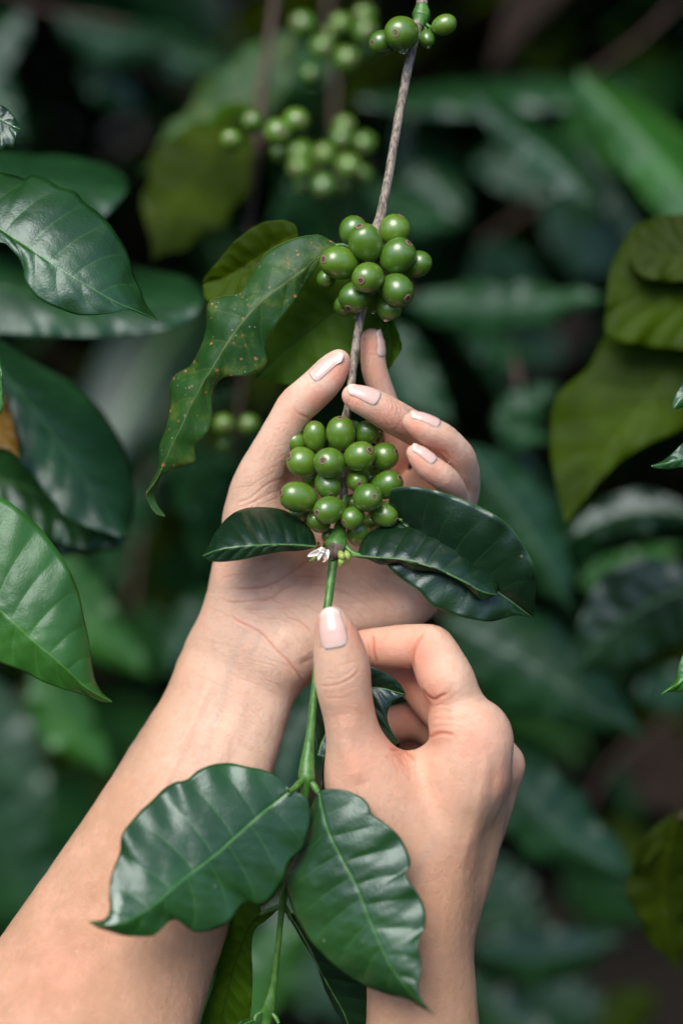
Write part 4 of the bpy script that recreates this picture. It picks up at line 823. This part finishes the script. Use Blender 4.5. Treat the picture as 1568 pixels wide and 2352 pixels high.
leaf('leaf', [(730, 1735, -8), (745, 1690, -6), (790, 1630, -5), (850, 1580, -6), (930, 1594, -6)], [(728, 1730), (722, 1680), (720, 1620), (760, 1550), (820, 1525), (858, 1532), (895, 1550), (918, 1570), (931, 1592)], [(740, 1745), (775, 1740), (850, 1725), (912, 1706), (905, 1690), (893, 1665), (889, 1640), (898, 1615), (915, 1603), (931, 1596)], 'deep', br, dl=2, dr=3, nv=8, quilt=0.6, wave=0.4, seed=10, label='bitten dark leaf behind the thumb')
leaf('leaf', [(752, 1712, -10), (746, 1760, -8), (748, 1812, -8), (752, 1850, -8)], [(750, 1712), (738, 1770), (740, 1820), (750, 1850)], [(756, 1712), (775, 1770), (770, 1820), (754, 1850)], 'deep', br, dl=2, dr=2, nv=5, quilt=0.4, seed=12, label='narrow dark leaf below the thumb base')
leaf('leaf', [(600, 2098, -6), (572, 2130, -2), (545, 2200, 4), (520, 2290, 10), (500, 2400, 16)], [(596, 2080), (548, 2070), (526, 2124), (509, 2176), (489, 2266), (465, 2334), (450, 2400), (480, 2420)], [(648, 2078), (620, 2105), (589, 2128), (579, 2167), (581, 2254), (573, 2349), (560, 2400), (520, 2430)], 'under', br, dl=-6, dr=3, nv=10, quilt=0.9, wave=0.7, seed=13, side=-1, label='hanging leaf under the wet one, seen from its pale side')
leaf('leaf', [(663, 2100, -8), (700, 2160, -4), (740, 2240, 2), (790, 2330, 8), (830, 2440, 14)], [(660, 2104), (690, 2160), (722, 2215), (748, 2285), (770, 2330), (784, 2352), (800, 2440)], [(672, 2096), (760, 2160), (840, 2220), (890, 2300), (910, 2380), (860, 2460)], 'deep', br, dl=-5, dr=4, nv=9, quilt=0.6, wave=0.6, seed=14, label='shaded leaf beneath the broad hanging leaf')
leaf('leaf', [(582, 2340, -16), (560, 2350, -20), (545, 2362, -22), (540, 2380, -22)], [(582, 2338), (560, 2340), (545, 2352), (538, 2380)], [(584, 2346), (570, 2358), (556, 2370), (544, 2382)], 'bright', br, dl=1, dr=1, nv=5, quilt=0.3, nt_=30, ns=5, seed=15, label='tiny bright leaf bud at the lower node')

# hanging drops
def drop(u, v, d, r, label, st=1.15):
    n, m = 16, 16; th = np.linspace(0, np.pi, n); ph = np.linspace(0, 2*np.pi, m, endpoint=False)
    c = L(u, v, d); R = rad(r, d); V = np.stack([np.sin(th)[:, None]*np.cos(ph)*R, (np.cos(th)*R*(1+0.25*(np.cos(th) > 0)*np.cos(th))*st*0.9)[:, None]*np.ones(m), np.sin(th)[:, None]*np.sin(ph)*R*0.9], -1)+c
    meta(mesh_obj('water_drop', W(V.reshape(-1, 3)), grid_faces(n, m, True), M_WATER), label, 'water drop')
drop(926, 117, -7, 11, 'clear drop hanging under the largest berry at the top node', 0.8)
drop(983, 110, 3, 5, 'tiny drop under the small berry behind the top stem', 0.8)
drop(888, 733, -2, 10, 'wet drop hanging below the lowest right berry of the upper cluster', 0.7)
drop(857, 716, -3, 5, 'small drop between stem and berry under the upper cluster')
drop(814, 728, -3, 4, 'tiny drop left of the stem under the upper cluster')

# ------------------------------------------------------------------ background branches
def bk(q): return (q[0], q[1], q[2]*2.0+20)+tuple(q[3:])
def branch(label, twigs, leaves, bl=(), drops=()):
    twigs = [[bk(q) for q in t] for t in twigs]; leaves = [(bk(l[0]), bk(l[1]))+tuple(l[2:]) for l in leaves]; bl = [(x[0], x[1], x[2], x[3]*1.15) for x in bl]
    b0 = W(L(*twigs[0][0][:3])); e = empty('coffee_branch', b0, label, 'branch', 'coffee branches behind the hands')
    for t in twigs: tube('twig', [(q[0], q[1], q[2], q[3]*0.72) for q in t], M_TWIG, e, n=50, m=12, lump=0.05)
    for i, l in enumerate(leaves):
        base, tip, w_, mat, dl, dr = l[:6]; k = dict(l[6]) if len(l) > 6 else {}
        k.setdefault('nt_', 60); k.setdefault('ns', 9)
        auto_leaf('leaf', base, tip, w_, mat, e, dl, dr, seed=int(base[0]+tip[1]) % 997, **k)
    for x in bl:
        u, v, r, d = x[:4]; berry(u, v, r, r*1.06, e, (random.uniform(-.5, .5)*r, random.uniform(-.2, .8)*r), d, lod=1)
    return e
def lf(b, t, w_, m, dl=0, dr=0, **k): return (b, t, w_, m, dl, dr, k)

# left: the sharp leaf at mid left and its neighbours
bL = empty('coffee_branch', W(L(-120, 470, 10)), 'leafy branch entering at the left edge with a near, crisp grey-green leaf', 'branch', 'coffee branches behind the hands')
tube('twig', [(-260, 250, 30, 12), (-170, 400, 18, 12), (-120, 470, 10, 11), (-60, 500, 2, 8)], M_TWIG, bL, lump=0.05)
leaf('leaf', [(-150, 440, 12), (-60, 490, 0), (0, 525, -6), (60, 565, -10), (130, 612, -12), (200, 655, -12), (260, 690, -10), (310, 712, -6), (362, 735, 2)],
     [(-150, 436), (-90, 370), (-20, 378), (20, 385), (40, 392), (50, 386), (64, 383), (90, 392), (121, 410), (156, 419), (180, 446), (212, 470), (238, 497), (262, 530), (280, 560), (292, 592), (300, 622), (318, 660), (334, 697), (362, 733)],
     [(-150, 446), (-100, 540), (-30, 560), (10, 560), (28, 574), (46, 595), (55, 620), (60, 644), (84, 680), (110, 698), (137, 710), (187, 725), (250, 722), (285, 714), (302, 713), (333, 725), (362, 737)],
     'mid', bL, dl=-18, dr=2, nv=10, quilt=0.7, wave=0.8, nt_=140, ns=18, seed=21, label='crisp grey-green leaf with wavy edge')
leaf('leaf', [(-40, 250, 6), (0, 272, 2), (30, 290, 0), (48, 297, 0)], [(-40, 235), (0, 238), (22, 254), (40, 280), (48, 297)], [(-40, 300), (0, 346), (20, 340), (34, 341), (38, 320), (48, 298)], 'deep', bL, dl=-2, dr=3, nv=6, quilt=0.25, seed=22, nt_=60, ns=10, label='small curled dark leaf tip')
bL2 = empty('coffee_branch', W(L(-200, 1300, -10)), 'bright green shoot reaching in at the lower left edge', 'branch', 'coffee branches behind the hands')
tube('twig', [(-260, 900, 20, 11), (-220, 1100, 0, 11), (-190, 1260, -8, 10), (-120, 1310, -12, 7)], M_GREEN, bL2, lump=0.05)
leaf('leaf', [(-170, 1280, -10), (-80, 1330, -16), (0, 1400, -20), (70, 1465, -22), (140, 1525, -22), (200, 1580, -18), (258, 1612, -12)],
     [(-170, 1270), (-100, 1140), (-30, 1135), (0, 1145), (30, 1165), (62, 1192), (95, 1228), (122, 1262), (150, 1305), (165, 1340), (178, 1380), (187, 1425), (200, 1475), (208, 1530), (218, 1568), (235, 1594), (258, 1610)],
     [(-170, 1290), (-120, 1430), (-50, 1500), (0, 1525), (30, 1536), (62, 1551), (95, 1567), (130, 1580), (170, 1592), (200, 1600), (230, 1612), (258, 1614)], 'bright', bL2, dl=-10, dr=-4, nv=10, quilt=0.8, wave=0.7, nt_=140, ns=18, seed=23, label='bright green leaf with pointed tip')
leaf('leaf', [(-40, 830, 4), (-20, 860, 4), (0, 900, 2), (8, 930, 2)], [(-40, 780), (-10, 790), (4, 840), (8, 880), (8, 930)], [(-40, 900), (-20, 930), (0, 950), (6, 940), (8, 932)], 'bright', bL2, dl=0, dr=0, nv=5, quilt=0.4, seed=24, nt_=40, ns=6)
# right edge tips, near
bR = empty('coffee_branch', W(L(1700, 1000, 0)), 'green leaf tips poking in along the right edge', 'branch', 'coffee branches behind the hands')
tube('twig', [(1760, 700, 20, 11), (1720, 900, 6, 11), (1700, 1060, 0, 10), (1690, 1300, 0, 10), (1700, 1500, 0, 9)], M_TWIG, bR, lump=0.05)
leaf('leaf', [(1680, 1040, 0), (1600, 1045, -2), (1540, 1060, -3), (1494, 1071, -2)], [(1680, 1000), (1620, 980), (1568, 1018), (1545, 1040), (1522, 1058), (1494, 1069)], [(1680, 1090), (1620, 1095), (1568, 1075), (1540, 1078), (1515, 1077), (1494, 1073)], 'mid', bR, dl=-3, dr=-1, nv=7, quilt=0.3, seed=25, nt_=60)
leaf('leaf', [(1680, 820, 0), (1620, 850, -2), (1580, 895, -2), (1545, 938, -2)], [(1680, 780), (1600, 820), (1568, 880), (1552, 905), (1544, 925), (1545, 938)], [(1680, 880), (1620, 900), (1585, 925), (1560, 938), (1545, 940)], 'mid', bR, dl=-3, dr=-1, nv=7, quilt=0.3, seed=26, nt_=60)
leaf('leaf', [(1690, 1500, 0), (1620, 1530, -4), (1568, 1562, -6), (1518, 1594, -5)], [(1690, 1450), (1620, 1460), (1580, 1490), (1560, 1530), (1552, 1562), (1535, 1580), (1518, 1592)], [(1690, 1570), (1630, 1590), (1590, 1592), (1560, 1590), (1532, 1590), (1518, 1597)], 'bright', bR, dl=-4, dr=-2, nv=7, quilt=0.8, seed=27, nt_=60)

def hero(e, mid, top, bot, d, mat, dl=-14, dr=6, **k):
    tilt = k.pop('tilt', 0.3); f = lambda L_, o: [(x, y, d+o-(y-mid[0][1])/KV*tilt) for x, y in L_]
    return leaf('leaf', f(mid, 0), f(top, -dl*0.0), f(bot, 0), mat, e, dl=dl, dr=dr, **k)
e = branch('broad blurred grey-green leaves behind the crisp left leaf', [[(-160, 420, 130, 14), (-100, 480, 120, 12), (-60, 600, 110, 9)]], [lf((-80, 1060, 70), (290, 1260, 80), 78, 'mid', -14, 2, wavy=0.06)])
hero(e, [(-80, 400), (60, 420), (180, 428), (292, 440)], [(-80, 330), (60, 328), (150, 332), (230, 355), (280, 392), (292, 436)], [(-80, 520), (100, 545), (200, 530), (250, 500), (290, 446)], 150, 'blue', dl=-30, dr=10, nv=7, quilt=0.5, wave=1.5, seed=61, nt_=70)
hero(e, [(-80, 650), (150, 680), (320, 692), (468, 692)], [(-80, 570), (200, 572), (330, 598), (420, 625), (455, 655), (468, 690)], [(-80, 765), (100, 778), (250, 780), (380, 764), (440, 735), (468, 696)], 150, 'blue', dl=-34, dr=10, nv=8, quilt=0.6, wave=2, seed=62, nt_=70)
hero(e, [(-60, 780), (70, 930), (180, 1080), (290, 1232)], [(-60, 740), (60, 820), (170, 885), (250, 985), (298, 1120), (296, 1228)], [(-60, 860), (20, 1010), (70, 1080), (160, 1190), (286, 1238)], 110, 'blue', dl=-26, dr=6, nv=8, quilt=0.6, wave=1.5, seed=63, nt_=70)
hero(e, [(-80, 1090), (60, 1120), (180, 1180), (296, 1236)], [(-80, 1020), (60, 1050), (200, 1110), (296, 1230)], [(-80, 1180), (80, 1230), (220, 1262), (292, 1242)], 130, 'mid', dl=-22, dr=6, nv=8, quilt=0.8, wave=2, seed=64, nt_=70)
branch('yellow-brown withered leaf at the left edge', [[(-120, 800, 50, 9), (-60, 850, 45, 7)]], [lf((-50, 830, 40), (48, 1052, 30), 48, 'brown', -4, 4)])
branch('blurred yellow-green leaves hanging at the lower left', [[(60, 1150, 200, 9), (120, 1260, 190, 8)]],
  [lf((110, 1250, 190), (355, 1560, 200), 80, 'bright', -18, 4), lf((90, 1500, 180), (265, 1780, 190), 75, 'bright', -10, 10), lf((-40, 1780, 260), (190, 2230, 280), 130, 'blue', -30, -5), lf((-60, 1560, 300), (120, 1900, 310), 120, 'blue', -30, 0)])
branch('blurred brown branch with olive leaves and a few berries, upper left of centre', [[(640, -300, 170, 15), (632, -20, 150, 14), (608, 160, 140, 13), (598, 262, 135, 16), (582, 400, 132, 12), (568, 545, 130, 11)]],
  [lf((560, 275, 130), (350, 600, 110), 122, 'oliveshade', 10, 12, bend=0.05, wavy=0.05), lf((590, 255, 130), (470, 300, 110), 22, 'under', -8, 0, bend=0.2), lf((680, 70, 170), (320, 400, 190), 88, 'spotty', -12, 6, wavy=0.08, bend=-0.06)],
  [(532, 323, 25, 128), (579, 281, 25, 128), (638, 305, 33, 122), (678, 279, 31, 128), (640, 350, 22, 140)])
branch('blurred hanging branch carrying two clusters of berries, left of the central stem', [[(745, -200, 240, 12), (752, 0, 230, 11), (765, 130, 225, 12), (768, 300, 220, 10), (762, 430, 215, 9)]],
  [lf((770, 160, 230), (520, 180, 260), 60, 'mid', -10, 2), lf((770, 420, 220), (620, 520, 250), 50, 'blue', -10, 3)],
  [(698, 60, 30, 222), (737, 112, 28, 212), (792, 138, 29, 215), (783, 56, 25, 228), (837, 76, 28, 222), (838, 38, 26, 230), (712, 170, 24, 235), (843, 114, 25, 236), (760, 90, 24, 236),
   (790, 292, 25, 215), (783, 320, 26, 205), (837, 330, 26, 214), (692, 352, 27, 212), (690, 388, 28, 205), (746, 357, 27, 208), (800, 382, 28, 204), (743, 428, 28, 200), (832, 402, 23, 218), (700, 425, 22, 222), (790, 425, 22, 225), (740, 395, 24, 222)])
branch('blurred low twig with two berries beside the thumb', [[(560, 840, 160, 9), (552, 910, 150, 8), (545, 980, 145, 7), (540, 1060, 150, 6)]],
  [lf((548, 900, 155), (430, 1000, 180), 36, 'deep', -6, 3), lf((545, 980, 155), (640, 1130, 180), 45, 'blue', -10, 2), lf((540, 1050, 160), (400, 1190, 190), 60, 'blue', -16, 0), lf((520, 1120, 160), (470, 1330, 190), 60, 'blue', -14, 0)], [(513, 975, 25, 140), (573, 977, 24, 140), (520, 1020, 18, 150)])
e = branch('large olive translucent leaves hanging at the right', [[(1860, 480, 80, 12), (1790, 600, 70, 12), (1740, 700, 66, 11)]], [lf((1760, 560, 90), (1600, 420, 90), 70, 'mid', -8, 8)])
hero(e, [(1740, 660), (1600, 780), (1440, 960), (1350, 1090), (1297, 1202)], [(1740, 630), (1560, 680), (1440, 715), (1388, 775), (1352, 842), (1281, 908), (1265, 1000), (1272, 1090), (1297, 1200)], [(1760, 780), (1700, 920), (1568, 985), (1460, 1035), (1375, 1105), (1297, 1206)], 128, 'olive', tilt=0.05, dl=-6, dr=4, nv=9, quilt=0.9, wave=1.5, seed=71, nt_=90)
hero(e, [(1740, 760), (1566, 686), (1480, 658), (1396, 660)], [(1740, 500), (1580, 498), (1480, 503), (1430, 560), (1405, 612), (1394, 656)], [(1740, 830), (1560, 806), (1460, 794), (1392, 772), (1390, 710), (1394, 664)], 112, 'olive', tilt=0.1, dl=-8, dr=2, nv=8, quilt=0.8, wave=2, seed=72, nt_=80)
hero(e, [(1740, 620), (1640, 600), (1540, 590), (1436, 585)], [(1740, 480), (1580, 486), (1500, 496), (1452, 540), (1434, 580)], [(1740, 660), (1600, 650), (1480, 640), (1438, 590)], 104, 'oliveshade', tilt=0.1, dl=-8, dr=2, nv=8, quilt=0.8, wave=2, seed=73, nt_=80)
branch('dark shaded leaves hanging at the lower right edge', [[(1700, 1750, 50, 10), (1600, 1840, 45, 9), (1560, 1880, 45, 8)]], [lf((1560, 1860, 45), (1560, 2240, 50), 85, 'oliveshade', 6, 8, wavy=0.08, tilt=-0.25), lf((1620, 1900, 50), (1476, 1990, 45), 34, 'oliveshade', 4, 6, tilt=-0.2)])
e = branch('pale grey-green blurred leaves at the upper right', [[(1700, -160, 330, 10), (1500, 60, 320, 9), (1330, 190, 300, 7)]], [lf((940, 230, 300), (1080, 520, 290), 75, 'blue', -20, 4), lf((840, 420, 260), (1060, 520, 240), 50, 'blue', -20, -10), lf((1400, 60, 420), (1560, 140, 420), 60, 'olive', -5, 5), lf((1180, 130, 380), (1330, 60, 400), 60, 'oliveshade', -5, 5)])
hero(e, [(1090, 225), (1180, 300), (1280, 370), (1365, 468)], [(1090, 200), (1200, 230), (1310, 300), (1372, 380), (1372, 465)], [(1090, 245), (1150, 330), (1240, 420), (1310, 455), (1362, 472)], 460, 'blue', dl=-36, dr=-6, nv=7, quilt=0.4, wave=2, seed=81, nt_=60)
hero(e, [(1330, 170), (1450, 290), (1560, 420), (1680, 560)], [(1330, 150), (1480, 190), (1620, 280), (1700, 420), (1690, 560)], [(1330, 200), (1400, 330), (1500, 470), (1600, 560), (1680, 570)], 440, 'bright', dl=-50, dr=-10, nv=8, quilt=0.6, wave=2, seed=82, nt_=60)
hero(e, [(1440, 205), (1240, 200), (1020, 220), (820, 225)], [(1440, 180), (1240, 140), (1000, 160), (820, 215)], [(1440, 235), (1240, 262), (1020, 275), (820, 240)], 560, 'blue', dl=-50, dr=10, nv=8, quilt=0.6, wave=3, seed=83, nt_=60)
hero(e, [(1330, 330), (1400, 420), (1450, 500), (1500, 590)], [(1330, 310), (1430, 380), (1500, 470), (1510, 585)], [(1330, 350), (1370, 450), (1430, 540), (1495, 592)], 520, 'blue', dl=-36, dr=-6, nv=7, quilt=0.4, wave=2, seed=84, nt_=60)
branch('wavy-edged blurred leaf pointing right of the upper cluster', [[(880, 620, 210, 10), (950, 680, 200, 8)]],
  [lf((930, 700, 195), (1405, 680, 165), 66, 'blue', -22, -4, wavy=0.16, bend=0.03), lf((900, 740, 210), (1040, 980, 200), 70, 'blue', -20, 2), lf((1060, 760, 260), (1250, 820, 270), 40, 'blue', -10, 2)])
branch('blurred leaves beside the ring and little fingers', [[(1180, 820, 190, 10), (1190, 900, 180, 9), (1150, 1000, 170, 8)]],
  [lf((1140, 950, 170), (1285, 880, 160), 52, 'blue', -18, -6), lf((1130, 960, 170), (1270, 1010, 160), 36, 'blue', -14, -4), lf((1060, 1020, 140), (1320, 1420, 150), 85, 'blue', -30, 8, bend=-0.04), lf((1150, 1020, 180), (1300, 1220, 200), 70, 'mid', -6, 6)])
branch('dark striped leaf and neighbours at the mid right', [[(1700, 1150, 130, 11), (1620, 1250, 120, 10), (1580, 1330, 118, 9)]],
  [lf((1640, 1330, 110), (1310, 1560, 120), 125, 'deep', -4, 4, quilt=1.2, tilt=0.12), lf((1600, 1180, 130), (1290, 1240, 140), 56, 'deep', -8, 2, tilt=0.2), lf((1330, 1340, 220), (1568, 1250, 230), 60, 'bright', -14, 0), lf((1450, 1600, 220), (1700, 1500, 230), 60, 'blue', -12, 0)])
branch('broad blurred leaves behind the right hand', [[(1000, 1330, 180, 10), (1020, 1420, 170, 9), (1120, 1500, 165, 8), (1180, 1640, 170, 8)]],
  [lf((1010, 1420, 150), (1480, 1700, 150), 125, 'blue', -30, -12, bend=-0.03, quilt=1.1, wavy=0.03), lf((1130, 1700, 160), (1480, 2030, 165), 105, 'blue', -26, -6, quilt=1.1, wavy=0.05), lf((1080, 1340, 220), (1280, 1500, 230), 70, 'mid', -14, 0)])
branch('pale striped leaf seen between the two wrists', [[(760, 1480, 150, 9), (740, 1560, 140, 8)]], [lf((790, 1540, 135), (640, 1900, 130), 95, 'blue', -26, -20, quilt=1.0), lf((540, 1350, 200), (380, 1560, 190), 60, 'blue', -18, -4)])
branch('soft green leaves low in the background', [[(1000, 2060, 260, 10), (1080, 2140, 250, 9), (1200, 2200, 245, 8)]],
  [lf((1080, 2180, 240), (1440, 2150, 250), 80, 'mid', -22, -4), lf((1060, 2230, 260), (1330, 2420, 260), 70, 'mid', -20, 0), lf((700, 2120, 200), (560, 2400, 210), 80, 'bright', -16, 0), lf((1500, 2280, 300), (1380, 2420, 300), 60, 'olive', -14, -4), lf((1420, 1850, 420), (1530, 2080, 420), 60, 'olive', -12, 0), lf((640, 2060, 260), (800, 2360, 260), 110, 'mid', -14, 8)])
branch('far blurred leaves filling the upper right background', [[(1500, 300, 420, 9), (1300, 420, 410, 9), (1100, 560, 400, 8)]],
  [lf((1300, 420, 400), (1080, 380, 420), 80, 'blue', -10, 0), lf((1250, 460, 400), (1500, 620, 420), 80, 'mid', -10, 0), lf((1100, 560, 380), (1260, 700, 400), 80, 'blue', -10, 0), lf((1350, 700, 430), (1180, 900, 430), 90, 'dead', -10, 0), lf((1300, 800, 400), (1140, 820, 420), 60, 'blue', -10, 0), lf((1500, 20, 450), (1250, 100, 450), 90, 'oliveshade', -10, 0), lf((1560, 120, 440), (1420, 330, 440), 90, 'blue', -10, 0)])
branch('far blurred leaves at the lower right background', [[(1600, 1600, 420, 9), (1400, 1760, 410, 9), (1300, 1960, 400, 8)]],
  [lf((1500, 1660, 400), (1600, 1900, 420), 90, 'dead', -10, 0), lf((1400, 1800, 400), (1560, 1800, 420), 70, 'blue', -10, 0), lf((1300, 1960, 380), (1500, 2120, 400), 80, 'mid', -10, 0), lf((1200, 2260, 400), (1420, 2330, 400), 80, 'blue', -10, 0), lf((1100, 1980, 420), (1250, 2150, 420), 90, 'blue', -10, 0)])
branch('far blurred leaves between the forearm and the left edge', [[(420, 900, 380, 9), (340, 1100, 370, 9), (300, 1400, 360, 8)]],
  [lf((380, 980, 360), (480, 1120, 380), 70, 'blue', -10, 0), lf((330, 1120, 360), (240, 1330, 380), 80, 'blue', -10, 0), lf((310, 1400, 360), (420, 1540, 380), 70, 'mid', -10, 0), lf((180, 1600, 380), (40, 1740, 380), 90, 'dead', -10, 0)])
branch('dim blurred leaves in the upper left corner', [[(-60, -60, 300, 12), (100, 20, 290, 10), (300, 60, 280, 9)]],
  [lf((60, 20, 300), (-60, 240, 300), 60, 'blue', -20, 0), lf((120, 30, 320), (420, 90, 330), 60, 'blue', -24, -8), lf((300, 60, 340), (560, 160, 350), 55, 'mid', -22, -6), lf((200, 100, 340), (330, 260, 360), 55, 'mid', -12, 4), lf((-40, 100, 280), (60, 330, 280), 55, 'blue', -16, 2)])
